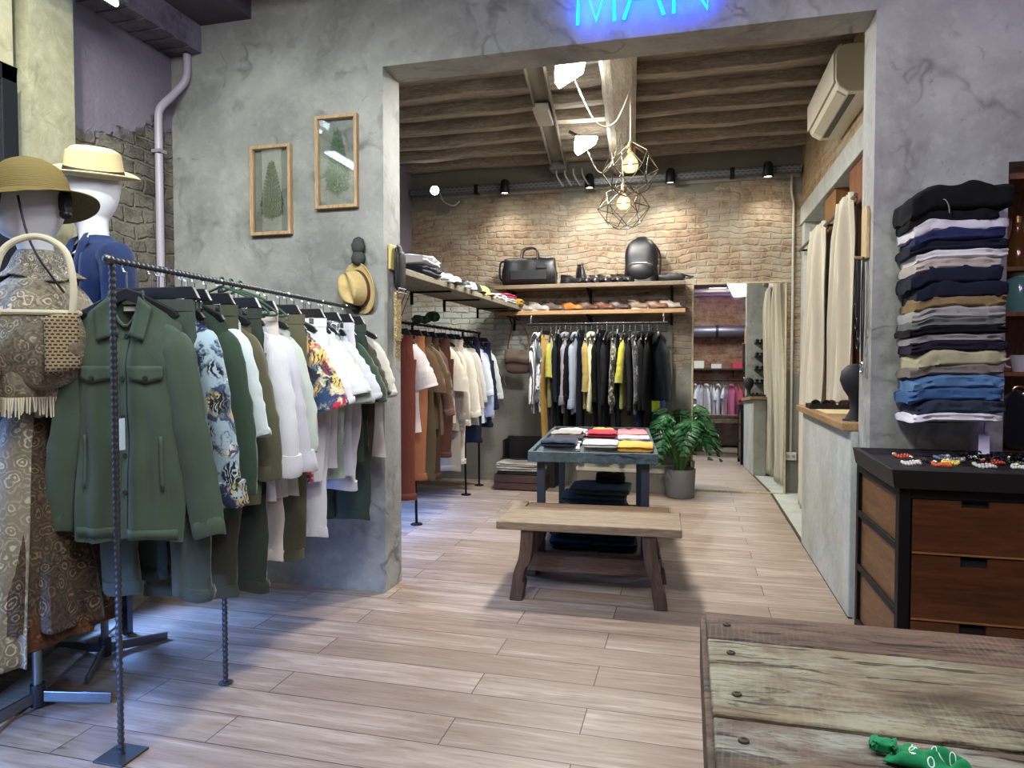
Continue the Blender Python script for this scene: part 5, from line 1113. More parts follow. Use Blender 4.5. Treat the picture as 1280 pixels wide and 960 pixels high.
obj('lower_ball', G().sheet(lambda u, v: (lambda n: ((.042*n)*sin(PI*v)*cos(2*PI*u), -.03-.032*n*sin(PI*v)*sin(2*PI*u), -.035-.042*n*cos(PI*v)))(1+.16*NZ.noise(Vector((6*cos(2*PI*u), 6*sin(2*PI*u), 9*v)))), 24, 14, True), plain('#3a3b3c', .8, 0, 1, 70), kn, 60)
obj('upper_ball', G().sheet(lambda u, v: (lambda n: ((.04*n)*sin(PI*v)*cos(2*PI*u), -.03-.03*n*sin(PI*v)*sin(2*PI*u), .035-.05*n*cos(PI*v)))(1+.16*NZ.noise(Vector((6*cos(2*PI*u)+5, 6*sin(2*PI*u), 9*v)))), 24, 14, True), plain('#3a3b3c', .8, 0, 1, 70), kn, 60)
# ------------------------------------------------------------------ mannequins
MW = plain('#d3d3da', .32, 0, 0)
def mannequin_head(t, rz):
    """faceless head and neck, one continuous surface; origin at the base of the neck"""
    P = [(-.03, .085, .088, 0), (0, .062, .066, 0), (.05, .053, .058, -.006), (.10, .055, .064, -.016), (.125, .060, .085, -.034), (.15, .068, .100, -.034), (.19, .076, .106, -.022), (.24, .080, .107, -.012), (.29, .079, .104, -.006), (.33, .068, .088, 0), (.355, .045, .058, .004), (.366, .004, .005, .006)]
    vs = []; n = 26; L = catmull([(z, x, y) for z, x, y, o in P], 4); O = catmull([(o, 0, 0) for *_, o in P], 4)
    for (z, x, y), o in zip(L, O):
        for k in range(n):
            a = 2*PI*k/n; c, s = cos(a), sin(a); fr = max(0, -s); ch = 1+.06*fr*fr*(.14 < z < .2)
            vs.append((x*c, y*s*ch+o[0], z))
    m = len(L); fs = [(j*n+k, j*n+(k+1) % n, (j+1)*n+(k+1) % n, (j+1)*n+k) for j in range(m-1) for k in range(n)]
    return obj('head', G().add(vs, fs), MW, t, 60, rot=(0, 0, rz))
def drape(prof, n=64, folds=9, amp=.06, seed=0, sx=1, sy=.75, a0=0, a1=2*PI, z_edge=None):
    """cloth hanging round a body: prof = [(radius, z)], folds deepen downwards"""
    pr = catmull([(r, z, 0) for r, z in prof], 5); m = len(pr); full = a1-a0 > 6.2
    def fn(u, v):
        i = min(m-1, int(v*(m-1)+.5)); r, z, _ = pr[i]; s0 = a0+(z_edge(v) if z_edge else 0); a = s0+(a1-s0)*u; k = i/(m-1)
        f = 1+amp*k*(sin(folds*a+seed)+.5*sin(folds*1.7*a+2*seed+2*k))+.05*k*NZ.noise(Vector((2*cos(a)+seed, 2*sin(a), z*3)))
        return (r*f*sx*cos(a), r*f*sy*sin(a), z+.012*k*sin(3*a+seed))
    return G().sheet(fn, n, m, full)
def mstand(label, loc, h, rz):
    s = thing('mannequin_stand', label, 'stand', loc, rz); sm = metal('#8a9096', .35, .9)
    obj('pole', G().cyl((0, 0, .02), (0, 0, h), .0165, n=14), sm, s); obj('hub', G().cyl((0, 0, .0), (0, 0, .085), .026, n=16), metal('#4d5156', .4, .9), s)
    for k, (a, l) in enumerate(((0, .27), (118, .30), (242, .30))): d = Vector((cos(R(a)), sin(R(a)), 0)); obj('leg', G().bar(d*.02+Vector((0, 0, .035)), d*l+Vector((0, 0, .012)), .014, .042), sm, s, 0, .003)
    return s
# -- woman's mannequin with the straw hat
pa1 = printed('#7d7361', ('#b9b09a', '#5a5144', '#8f8874'), 22, 'paisley'); pa2 = printed('#3f3329', ('#7c6a50', '#241c17', '#54452f'), 20, 'paisley'); pa3 = printed('#746c5d', ('#c4bca8', '#665d4e', '#9d9583'), 20, 'paisley'); brs = printed('#4a2f1d', ('#6f4a28', '#33200f', '#5c3b1f'), 20, 'paisley')
mstand('grey tripod mannequin stand on the pale floor strip, front left', (-2.445, 2.10, .012), .9, R(22))
m1 = thing('mannequin', 'white faceless mannequin in patterned dress and shawl, front left', 'mannequin', (-2.385, 2.10, 0), R(-62))
obj('body', G().tube([(0, 0, z) for z in (.86, .95, 1.1, 1.3, 1.45, 1.55, 1.62, 1.66)], [.13, .16, .13, .125, .16, .17, .12, .06], 24, rb=[.1, .12, .1, .1, .12, .1, .08, .06], side=(0, 1, 0)), MW, m1, 60)
h = mannequin_head(m1, 0); h.location = (0, -.005, 1.70)
obj('dress', drape([(.09, 1.2), (.15, 1.1), (.19, .95), (.22, .75), (.27, .52), (.285, .40)], 80, 11, .10, 2, 1, .8), pa2, m1, 60, thick=.004)
obj('underskirt', drape([(.12, .9), (.18, .7), (.255, .42), (.27, .34)], 60, 9, .08, 5, 1, .8), brs, m1, 60, thick=.004)
obj('wrap_skirt', drape([(.10, 1.2), (.165, 1.1), (.205, .95), (.25, .72), (.31, .48), (.335, .30)], 60, 8, .09, 4, 1, .82, R(-170), R(10), lambda v: R(0)), pa3, m1, 60, thick=.005)
obj('shawl', drape([(.065, 1.70), (.10, 1.675), (.17, 1.615), (.225, 1.52), (.25, 1.38), (.245, 1.26), (.235, 1.215)], 80, 10, .05, 1, 1.02, .80), pa1, m1, 60, thick=.005)
obj('shawl_knot', drape([(.075, 1.765), (.092, 1.73), (.105, 1.69), (.14, 1.655)], 48, 7, .12, 3, 1, .95), printed('#6d675c', ('#b8b1a2', '#3f3a33', '#8a8377'), 34, 'paisley'), m1, 60, thick=.004)
g = G(); rng = random.Random(8)
for k in range(150):
    a = 2*PI*k/150; r = .238*(1+.05*(sin(10*a+1)+.5*sin(17*a+4))); x, y = r*1.02*cos(a), r*.80*sin(a); l = rng.uniform(.05, .075); g.cyl((x, y, 1.225), (x*1.01+rng.uniform(-.004, .004), y*1.01+rng.uniform(-.004, .004), 1.225-l), .0042, .0028, 5)
fr_ = obj('fringe', g, fabric('#cfc6ac', 480, .05), m1, 60); fr_['kind'] = 'stuff'
g = G().tube(catmull([(.17, -.03, 1.52), (.24, -.05, 1.38), (.25, -.12, 1.24), (.20, -.21, 1.17)], 6), [.05-.0012*i for i in range(19)], 14); obj('arm', g, plain('#c2a184', .5), m1, 60)
hat((-2.41, 2.085, 1.968), (R(6), R(-7), R(-62)), straw('#75663c', .3, 1), 'wide olive-brown straw sun hat on the front mannequin', .108, .135, .155, .085, None, 'sun_hat', .10, 90, .035, .0)
tag(obj('hat_cord', G().tube(catmull([(-2.35, 1.985, 1.95), (-2.315, 1.985, 1.82), (-2.265, 1.99, 1.72), (-2.20, 2.03, 1.60)], 6), .0042, 8), BLK), 'thin black chin cord hanging from the olive-brown sun hat', 'cord')
obj_scr = thing('hair_tie', 'black ribbon tied at the back of the sun hat', 'ribbon', (-2.262, 2.10, 1.90)); obj('ribbon', folded_mesh(.03, .035, .085, 3, notch=0), BLK, obj_scr, 60); obj('loop', G().ball((0, 0, .0), (.022, .022, .018), 12, 8), BLK, obj_scr)
# -- bag on the mannequin's shoulder
tb_ = thing('crochet_bag', 'cream crochet tote bag with tall arched handle on the front mannequin', 'bag', (-2.205, 1.93, 1.27), R(28))
t = NT('crochet'); v = t.oc(); q = t.comb(t.sep(v)[0], t.sep(v)[2], 0); b = t.brick(q, .016, .012, .0035, (0, 0, 0), (1, 1, 1), (.5, .5, .5), .5, .3); CRO = t.fin(t.mix(b[1], lin('#4a3d2f'), lin('#a08f70')), .85, 0, t.bump(b[1], .8, .006), .2)
obj('body', G().sheet(lambda u, v: (lambda a, k: ((.125+.03*sin(PI*v))*k*math.copysign(abs(cos(a))**.7, cos(a)), (.03+.025*sin(PI*min(1, v*1.2)))*k*sin(a)*(1+.2*NZ.noise(Vector((cos(a)*2, v*3, 1)))), .25-.27*v+.012*NZ.noise(Vector((a, v*2, 4)))))(2*PI*u, (1-v**6)**.5 if v < 1 else 0), 40, 18, True), printed('#6d6453', ('#a39a84', '#4c4438', '#7d745f'), 22, 'paisley'), tb_, 60); obj('crochet_band', G().sheet(lambda u, v: (.04+.095*u, -.062+.035*u*u, .235-.20*v+.02*u), 10, 10), CRO, tb_, 60, thick=.006); obj('rim', G().tube([(.128*cos(a), .034*sin(a), .25) for a in [2*PI*i/28 for i in range(28)]], .01, 8, closed=True), fabric('#cfc5a6', 480), tb_)
obj('handle', G().tube(catmull([(-.115, -.03, .24), (-.12, -.03, .36), (-.09, -.02, .47), (0, -.01, .515), (.09, -.02, .47), (.12, -.03, .36), (.115, -.03, .24)], 7), .0115, 10), fabric('#d3caae', 480), tb_)
# -- man's mannequin with blazer and panama
m2 = thing('mannequin', 'white faceless mannequin in navy blazer and yellow shirt, behind the front one', 'mannequin', (-2.585, 2.56, .16), R(-28))
obj('body', G().tube([(0, 0, z) for z in (.86, .95, 1.1, 1.3, 1.45, 1.56, 1.63, 1.68)], [.15, .16, .14, .15, .18, .19, .14, .065], 24, rb=[.11, .12, .11, .11, .125, .105, .085, .065], side=(0, 1, 0)), MW, m2, 60)
h = mannequin_head(m2, R(-15)); h.location = (0, -.005, 1.70); h.scale = (1.06, 1.06, 1.06)
NB = fabric('#1b2c55', 480, .1, .8, .1)
obj('blazer', drape([(.10, 1.745), (.115, 1.725), (.16, 1.695), (.215, 1.645), (.238, 1.55), (.225, 1.35), (.205, 1.15), (.225, .92), (.23, .86)], 64, 5, .02, 1, 1.0, .62, R(-52), R(232)), NB, m2, 60, thick=.006)
for s in (-1, 1):
    g = G().tube(catmull([(s*.20, 0, 1.66), (s*.255, .0, 1.58), (s*.275, -.01, 1.36), (s*.275, -.05, 1.14), (s*.26, -.10, .93)], 6), [.05, .066, .074, .074, .072, .07, .069, .068, .067, .066, .065, .064, .064, .063, .062, .061, .06, .06, .059, .058, .057, .056, .055, .055, .055], 16); obj('blazer_sleeve', g, NB, m2, 60)
    obj('lapel', G().sheet(lambda u, v: (s*((.070-.062*v)*(1-u)+(.135+.035*sin(PI*min(1, v*1.3))-.115*v)*u), -.055-.085*v**.6-.02*sin(PI*u)-.012*u, 1.755-.44*v-.035*u*(1-v)), 7, 14), NB, m2, 60, thick=.006)
    obj('hand', G().tube(catmull([(s*.26, -.10, .94), (s*.262, -.115, .88), (s*.255, -.13, .82), (s*.245, -.135, .77)], 5), [.028]*4+[.036]*6+[.03]*4+[.016]*2, 12, rb=[.022]*4+[.018]*6+[.014]*4+[.009]*2, side=(1, 0, 0)), MW, m2, 60)
obj('shirt_front', drape([(.072, 1.755), (.085, 1.72), (.13, 1.66), (.18, 1.55), (.18, 1.3), (.17, 1.1)], 40, 4, .02, 2, .92, .60, R(200), R(340)), fabric('#c9b43a', 480, .06), m2, 60, thick=.004)
for s in (-1, 1): obj('trouser_leg', G().tube([(s*.075, 0, .95), (s*.09, 0, .8), (s*.10, -.01, .5), (s*.105, 0, .2)], [.10, .1, .08, .07], 16), fabric('#2a2119', 480), m2, 60)
mstand('grey tripod stand under the blazer mannequin, half hidden by the clothes rack', (-2.585, 2.56, 0), 1.05, R(60))
hat((-2.59, 2.555, 2.185), tuple((Matrix.Rotation(R(19), 3, Vector((.70, .71, 0))) @ Matrix.Rotation(R(-40), 3, 'Z')).to_euler()), straw('#cdbd92'), 'cream panama hat with black band on the blazer mannequin', .098, .122, .125, .058, ('#1c1612', .026, 1), 'panama_hat', .30, 0, .0, .03)
# -- low dark bench behind the mannequins
lb = thing('low_rack', 'low dark slatted shoe rack along the left wall behind the mannequins', 'rack', (-2.82, 2.2, 0)); dkw = wood('#1d1512', '#33241c', 2.2, 'y', .6)
for i in range(4): obj('slat', G().box(-.14+.072*i, -.62, .30, -.078+.072*i, .62, .325), dkw, lb, 0, .003)
for i in range(3): obj('lower_slat', G().box(-.14+.1*i, -.62, .12, -.078+.1*i, .62, .14), dkw, lb, 0, .003)
for x in (-.13, .13):
    for y in (-.6, .6): obj('leg', G().box(x-.018, y-.018, .0, x+.018, y+.018, .30), metal('#5a6270', .4, .8), lb, 0, .002)
# ------------------------------------------------------------------ framed ferns
def fern_frame(x0, x1, z0, z1, label, c, L_, seed):
    t = thing('framed_fern', label, 'picture', ((x0+x1)/2, YW, (z0+z1)/2)); w_, h_ = (x1-x0)/2, (z1-z0)/2; fw = .019; wd = wood('#b08f68', '#cbae88', 3, 'z', .5, .1, False)
    for a in (G().box(-w_, -.034, -h_, -w_+fw, 0, h_), G().box(w_-fw, -.034, -h_, w_, 0, h_), G().box(-w_+fw, -.034, -h_, w_-fw, 0, -h_+fw), G().box(-w_+fw, -.034, h_-fw, w_-fw, 0, h_)): obj('frame_bar', a, wd, t, 0, .002)
    obj('glass', G().box(-w_+fw, -.022, -h_+fw, w_-fw, -.020, h_-fw), pane('#fbfdfc', .2), t, 0)
    g = G(); rng = random.Random(seed); n = 15; g.tube([(0, -.012, -L_*.5+L_*i/10) for i in range(11)], .0022, 6)
    for i in range(n):
        f = i/n; z = -L_*.42+L_*.9*f; l = .088*(1-f)**.75*(1 if f > .1 else .8)+.008
        for s in (-1, 1):
            m_ = 6; d = Vector((s*.92, 0, .5-.15*(1-f))).normalized(); up = Vector((-d.z*s, 0, d.x*s)); base = Vector((0, -.012, z+rng.uniform(-.003, .003)))
            for j in range(m_):
                q = j/m_; p = base+d*l*q; e = .017*(1-f*.5)*(1-q)**.6+.003
                for k in (-1, 1):
                    tip = p+up*k*e+d*e*.6; g.add([p, p+d*l/m_*.9, tip+d*.003, tip], [(0, 1, 2, 3)])
    obj('pressed_fern', g, plain(c, .7, 0, 0), t, 0, thick=.001)
    return t
fern_frame(-2.553, -2.280, 2.105, 2.635, 'pale wood frame with dark green pressed fern, left and lower one', '#2f4a33', .36, 3)
fern_frame(-2.118, -1.850, 2.240, 2.775, 'pale wood frame with faded pressed fern, right and higher one', '#5d7259', .40, 6)
# ------------------------------------------------------------------ neon sign
ns = thing('neon_sign', 'blue neon sign reading MAN on the lintel above the opening', 'neon sign', (-.29, YW-.035, 3.30)); NE = emit('#14c0ff', 2.6)
def stroke(nm, pts):
    o = obj(nm, G().tube(pts, .0085, 10), NE, ns); return o
H_ = .29; y0 = -.185
stroke('letter_m', [(-.285, 0, y0), (-.278, 0, y0+H_), (-.188, 0, y0+.01), (-.10, 0, y0+H_), (-.093, 0, y0)])
stroke('letter_a', [(-.045, 0, y0), (.055, 0, y0+H_), (.155, 0, y0)]); stroke('letter_a_bar', [(-.005, 0, y0+.11), (.115, 0, y0+.11)])
stroke('letter_n', [(.205, 0, y0), (.208, 0, y0+H_), (.37, 0, y0), (.373, 0, y0+H_)])
obj('standoff', G().cyl((-.282, .005, y0+.14), (-.282, .035, y0+.14), .004, n=8), glassy('#ffffff'), ns); obj('standoff', G().cyl((.37, .005, y0+.14), (.37, .035, y0+.14), .004, n=8), glassy('#ffffff'), ns)
# ------------------------------------------------------------------ things on the reveals
kb = thing('hook_board', 'small pale yellow hook board on the left reveal of the opening', 'hook board', (XA, 3.79, 1.95)); obj('plate', G().box(0, -.06, -.06, .014, .06, .085), plain('#c7b96e', .5), kb, 0, .004); obj('peg', G().cyl((.01, 0, .03), (.06, 0, .04), .007, n=8), SILVER, kb)
bt = thing('black_belt', 'broad black belt with silver buckle hanging on the left reveal', 'belt', (XA+.03, 3.80, 1.95)); obj('strap', folded_mesh(.035, .10, .25, 5, notch=0), plain('#121214', .5), bt, 60, loc=(0.004, .02, -.18)); obj('buckle', G().tube([(0.026, -.05, -.17), (.026, .05, -.17), (.026, .05, -.195), (.026, -.05, -.195)], .005, 8, closed=True), SILVER, bt)
t = NT('glitter'); v = t.oc(); n_ = t.noise(v, 90, 3, .7); GLI = t.fin(t.mix(t.ramp(n_, [(.4, 0), (.6, 1)]), lin('#6b5a3a'), lin('#d3c092')), .35, .5, t.bump(n_, 1, .004))
gb = thing('glitter_belt', 'gold glitter belt with long fringe below the black belt', 'belt', (XA+.03, 3.79, 1.74)); obj('band', G().box(-.008, -.036, -.27, .01, .036, .02), GLI, gb, 0, .003)
for k in range(6): obj('fringe_strand', G().cyl((0, -.03+.012*k, -.26), (0, -.032+.013*k, -.37-.02*(k % 2)), .0025, n=6), GLI, gb)
wb = thing('wall_board', 'rounded honey coloured wooden board on the right reveal of the opening', 'board', (XB, 3.78, 1.99)); pr = [(-.055, -.13), (.055, -.13), (.055, .09), (.03, .13), (-.03, .13), (-.055, .09)]
obj('plate', G().prism(pr, -.016, 0, 'x'), wood('#a5895b', '#cdb586', 3, 'z', .5), wb, 0, .004); obj('peg', G().cyl((-.012, 0, -.125), (-.06, -.0, -.12), .008, n=8), wood('#8a7450', '#a88e62', 3, 'z'), wb)
for k, (dy, zb_, lab) in enumerate(((-.018, 1.30, 'long black cord necklace with ring pendant on the right reveal'), (.018, 1.42, 'black beaded necklace hanging beside the cord one on the reveal'), (.0, 1.52, 'short dark leather necklace in front of the others on the reveal'))):
    nk = thing('necklace', lab, 'necklace', (XB-.02, 3.78+dy, 1.87)); z = zb_-1.87; x = -.012*k
    obj('cord', G().tube(catmull([(x, 0, .0), (x, -.018, -.1), (x, -.02, z*.6), (x, -.006, z+.06), (x, 0, z+.05), (x, .006, z+.06), (x, .02, z*.6), (x, .018, -.1)], 6), .004 if k != 1 else .0055, 7, closed=True), BLK, nk)
    obj('pendant', G().tube([(x, .024*cos(a), z+.02+.028*sin(a)) for a in [2*PI*i/16 for i in range(16)]], .005, 7, closed=True), STEEL if k else SILVER, nk)
# ------------------------------------------------------------------ counter things
pa = obj('paper_sheet', G().box(.83, 4.55, 1.029, 1.10, 4.95, 1.033), plain('#c9b98c', .7, 0, .05)); tag(pa, 'sheet of cream paper lying on the wooden counter', 'paper')
gt = thing('glasses_tray', 'narrow black tray holding a row of sunglasses at the far end of the counter', 'tray', (.95, 5.12, 1.029), R(0)); obj('base', G().box(-.14, -.09, 0, .22, .09, .012), BLK, gt, 0, .002)
for a in (G().box(-.14, -.095, 0, .22, -.083, .03), G().box(-.14, .083, 0, .22, .095, .03), G().box(-.145, -.09, 0, -.133, .09, .03), G().box(.213, -.09, 0, .225, .09, .03)): obj('rim', a, BLK, gt, 0)
def shades(loc, rz, c, lens, label, group):
    t = thing('sunglasses', label, 'sunglasses', loc, rz, group); fm = plain(c, .3)
    for s in (-1, 1):
        obj('rim', G().tube([(s*.034+.026*cos(a), 0, .024+.021*sin(a)) for a in [2*PI*i/16 for i in range(16)]], .0035, 6, closed=True), fm, t); obj('lens', G().lathe([(.025, 0), (.02, .002), (0, .003)], 16, (0, 0, 0), Matrix.Translation((s*.034, 0, .024)) @ Matrix.Rotation(PI/2, 4, 'X')), plain(lens, .1), t)
        obj('temple', G().tube([(s*.062, 0, .032), (s*.066, .09, .03), (s*.064, .135, .012)], .003, 6), fm, t)
    obj('bridge', G().tube([(-.01, 0, .028), (0, -.002, .033), (.01, 0, .028)], .003, 6), fm, t); return t
for k, (x, c, l, lab) in enumerate(((-.07, '#1a1412', '#101012', 'black sunglasses at the left end of the counter tray'), (.03, '#5d3a34', '#3c2528', 'reddish brown sunglasses beside the black pair'), (.12, '#191919', '#2a2a30', 'dark sunglasses in the middle of the counter tray'), (.18, '#b9b4ae', '#6d6b6b', 'pale grey sunglasses at the right end of the counter tray'))):
    shades((.95+x, 5.05, 1.043), R(-12), c, l, lab, 'sunglasses in the counter tray')
BLKM2 = plain('#0c0c0f', .4)
bu = thing('display_bust', 'small black jewellery bust on the counter next to the concrete jamb', 'display bust', (.88, 4.08, 1.029)); obj('body', G().lathe([(0, 0), (.05, 0), (.045, .02), (.024, .06), (.028, .12), (.06, .17), (.078, .22), (.07, .27), (.04, .30), (0, .31)], 24, sy=.8), plain('#15161c', .7, 0, .2), bu, 60); obj('stand_base', G().lathe([(0, 0), (.062, 0), (.06, .008), (0, .01)], 24), BLKM2, bu)
# ------------------------------------------------------------------ green cloth on the table, bracelets in the tray
gs_ = thing('green_bandana', 'crumpled emerald green bandana with white rings on the rustic table', 'bandana', (.352, 1.122, .754), R(-14)); gs_.scale = (.72,)*3; GRN = fabric('#0f7a4a', 420, .2, .7, .1)
def crum(u, v):
    x = (u-.5)*.17*(1-.25*v); y = (v-.5)*.075*(1-.4*u*u); e = (1-(2*u-1)**4)*(1-(2*v-1)**4)
    return (x, y, .003+.030*e*(.55+1.0*NZ.noise(Vector((u*5, v*3, 2))))+.009*sin(v*13+u*5)*e)
obj('cloth', G().sheet(crum, 34, 18), GRN, gs_, 70, thick=.003)
obj('knot', folded_mesh(.05, .035, .024, 9, messy=1), GRN, gs_, 60, loc=(-.085, .008, .002))
for u, v in ((.3, .8), (.28, .5), (.3, .22), (.55, .72), (.62, .4), (.78, .66), (.5, .15)):
    obj('white_ring', G().tube([(lambda p: (p[0], p[1], p[2]+.0022))(crum(u+.035*cos(a), v+.09*sin(a))) for a in [2*PI*i/14 for i in range(14)]], .0013, 5, closed=True), plain('#d8e6de', .6), gs_)
TZ_ = HT+.006+.05; rng = random.Random(21)
BRS = [(.15, .13, '#d9d6d0', 'white'), (.21, .20, '#2b2a2d', 'black'), (.26, .12, '#d0622e', 'orange'), (.32, .17, '#e0c64a', 'yellow'), (.37, .22, '#8d8a86', 'grey'), (.42, .12, '#c8c5c0', 'silver-white'), (.50, .20, '#b5452c', 'brick red'), (.55, .12, '#dfd8c8', 'cream'), (.60, .22, '#5b6a4a', 'moss green'), (.66, .14, '#c9542f', 'vermilion'), (.72, .21, '#38459a', 'cobalt blue'), (.78, .14, '#2b3a7c', 'navy blue'), (.84, .22, '#d86a4a', 'coral'), (.90, .14, '#bdb5a2', 'sand'), (.18, .27, '#b7482f', 'rust red'), (.34, .27, '#5f6f8a', 'steel blue'), (.46, .28, '#e3ddd2', 'ivory'), (.58, .29, '#3c3a44', 'charcoal'), (.69, .28, '#4a57b8', 'violet blue'), (.80, .28, '#e2c9b0', 'peach')]
for x, y, c, nm in BRS:
    b_ = thing('bead_bracelet', nm+' bead bracelet lying in the display tray on the dresser', 'bracelet', (.775+x, 2.925+.12+y*1.6, TZ_+.008), rng.uniform(0, 3), 'bead bracelets in the display tray'); g = G(); rr_ = .033
    for k in range(18): a = 2*PI*k/18; g.ball((rr_*1.15*cos(a), rr_*.85*sin(a), .003*sin(3*a)), .0068, 8, 5)
    obj('beads', g, plain(c, .35, 0, 0), b_)
    obj('charm', G().ball((rr_*1.2, 0, .004), (.011, .009, .008), 10, 6), plain('#d9cfae', .3, .4), b_)
for k in range(2):
    b_ = thing('chain_coil', ('dark steel chain coiled at the back of the display tray', 'second steel chain coil behind the blue bracelets')[k], 'chain', (.775+.50+.2*k, 2.925+.47, TZ_+.006)); g = G()
    for j in range(34): a = j*.55; r = .05+.0014*j; p = Vector((r*1.5*cos(a), r*.8*sin(a), .0012*j)); g.tube([p+Vector((.010*cos(a+1.57+q)*1.0, .010*sin(a+1.57+q), .004*sin(2*q))) for q in [2*PI*i/8 for i in range(8)]], .0028, 5, closed=True)
    obj('links', g, metal('#3a3b40', .3), b_); obj('clasp', G().ball((.1, 0, .02), (.012, .006, .006), 10, 6), SILVER, b_)

for x in (-.19, .055, .29):
    l = bpy.data.lights.new('neon_glow', 'AREA'); l.energy = 4; l.color = (.0, .03, 1); l.shape = 'RECTANGLE'; l.size = .2; l.size_y = .26
    o = bpy.data.objects.new('neon_glow', l); COL.objects.link(o); o.parent = ns; o.location = (x, -.02, -.03); o.rotation_euler = (PI/2, 0, 0)
# ------------------------------------------------------------------ cabinet in the niche right of the wall
cb = thing('wall_cabinet', 'orange-brown wooden shelf cabinet in the niche at the right edge', 'cabinet', (XE+.01, 3.76, 0)); cwd = wood('#6a3d18', '#8f5a2a', 2, 'z', .45)
for nm, a in (('side_panel', G().box(0, .0, 0, .028, .40, 2.24)), ('side_panel', G().box(.96, 0, 0, .988, .40, 2.24)), ('back_panel', G().box(.028, .38, 0, .96, .40, 2.24)), ('top_panel', G().box(.028, 0, 2.21, .96, .38, 2.24))): obj(nm, a, cwd, cb, 0, .002)
for z in (.45, .92, 1.30, 1.585, 1.80): obj('shelf', G().box(.028, .0, z-.02, .96, .38, z), cwd, cb, 0, .002)
def bottle(x, z, prof, m, label, cap_=None):
    t = thing('bottle', label, 'bottle', (XE+.01+x, 3.86, z+.001)); obj('glass', G().lathe(prof, 22), m, t, 50)
    if cap_: obj('stopper', G().lathe([(0, prof[-1][1]), (.02, prof[-1][1]), (.02, prof[-1][1]+.03), (0, prof[-1][1]+.035)], 16), cap_, t)
    return t
bottle(.105, 1.80, [(0, 0), (.06, 0), (.065, .02), (.06, .1), (.03, .15), (.02, .2), (.022, .22)], plain('#6d4a20', .15, .3), 'amber bottle with brass top on the upper cabinet shelf', metal('#c9a45a', .3))
jr = thing('glass_jar', 'green-grey glass jar with dark content on the middle cabinet shelf', 'jar', (XE+.125, 3.86, 1.586)); obj('jar', G().lathe([(0, 0), (.068, 0), (.072, .02), (.072, .15), (.058, .17)], 24), plain('#5f8a7a', .12), jr, 50); obj('lid', G().lathe([(.06, .17), (.062, .19), (0, .195)], 24), plain('#8fae9d', .3), jr)
cu = thing('white_cup', 'small white cup on the cabinet shelf below the green jar', 'cup', (XE+.13, 3.84, 1.301)); obj('bowl', G().lathe([(0, 0), (.03, 0), (.045, .08), (.041, .08), (.027, .008), (0, .006)], 20), plain('#d8d5cc', .3), cu, 50); obj('handle', G().tube(catmull([(-.04, 0, .065), (-.065, 0, .055), (-.06, 0, .03), (-.036, 0, .02)], 5), .005, 8), plain('#d8d5cc', .3), cu)
hb = thing('handbag', 'dark navy handbag with gold clasp standing on the low cabinet shelf', 'bag', (XE+.20, 3.84, .921)); obj('body', folded_mesh(.30, .14, .27, 77, notch=0), fabric('#12131c', 480), hb, 60); obj('clasp', G().tube([(-.08+.028*cos(a), -.03, .29+.02*sin(a)) for a in [2*PI*i/14 for i in range(14)]], .006, 8, closed=True), metal('#b59a62', .3), hb)
# ------------------------------------------------------------------ behind the viewer, seen in the mirror
pk_ = thing('pillar_rack', 'dark rack of shoe shelves on the back of the concrete wall, seen in the mirror', 'rack', (1.10, YB+.0, 1.03)); 
obj('side_rail', G().box(.155, .0, .0, .185, .20, 1.10), BLACKM, pk_, 0)
for z in (.02, .22, .42, .62, .82): obj('shelf', G().box(-.13, 0.002, z, .155, .19, z+.018), BLACKM, pk_, 0)
for i, z in enumerate((.24, .44, .64, .84)):
    shades((1.04, YB+.12, 1.03+z), R(180), '#16161a', '#1d1d22', ('lowest', 'second lowest', 'third', 'topmost')[i]+' black sunglasses on the dark shelf rack in the mirror, left', 'sunglasses on the dark rack')
    shades((1.19, YB+.12, 1.03+z), R(188), '#c9c4bd', '#55555a', ('lowest', 'second lowest', 'third', 'topmost')[i]+' pale sunglasses on the dark shelf rack in the mirror, right', 'sunglasses on the dark rack')
RX0, RX1, RY = -.6, 2.6, YR
rs = thing('rear_shelf', 'dark wooden wall shelf with white boxes, seen in the mirror', 'shelf', (1.0, RY+.15, 1.78)); obj('board', G().box(-1.6, -.148, -.04, 1.6, .15, 0), wood('#2a1d17', '#43302a', 2, 'x', .6), rs, 0, .003)
for x in (-1.2, 0, 1.2): obj('bracket', G().box(x-.012, -.148, -.2, x+.012, -.13, -.04), BLACKM, rs, 0)
for x, w_, h, c, lab in ((.24, .22, .17, '#dad7cf', 'white shoe box at the left on the mirrored rear shelf'), (.62, .22, .10, '#d5d2ca', 'lower white box in the middle of the mirrored rear shelf'), (1.08, .22, .13, '#c2394f', 'red box at the right on the mirrored rear shelf'), (1.5, .2, .12, '#d5d2ca', 'white box beyond the red one on the rear shelf')):
    t = thing('shoe_box', lab, 'box', (x, RY+.16, 1.781)); obj('carton', G().box(-w_/2, -.12, 0, w_/2, .12, h-.03), plain(c, .6), t, 0, .002); obj('lid', G().box(-w_/2-.004, -.124, h-.03, w_/2+.004, .124, h), plain(c, .5), t, 0, .002)
br_ = thing('clothes_rack', 'clothes rail with white and pink garments behind the viewer, seen in the mirror', 'clothes rack', (1.0, RY+.34, 0)); obj('rail', G().cyl((-1.3, 0, 1.5), (1.3, 0, 1.5), .012, n=10), BLACKM, br_)
for x in (-1.28, 1.28): obj('post', G().cyl((x, 0, 0.01), (x, 0, 1.5), .014, n=10), BLACKM, br_); obj('foot', G().box(x-.03, -.2, 0, x+.03, .2, .012), BLACKM, br_, 0)
RG, RH = 'clothes on the rear rail in the mirror', 'black hangers on the rear rail'
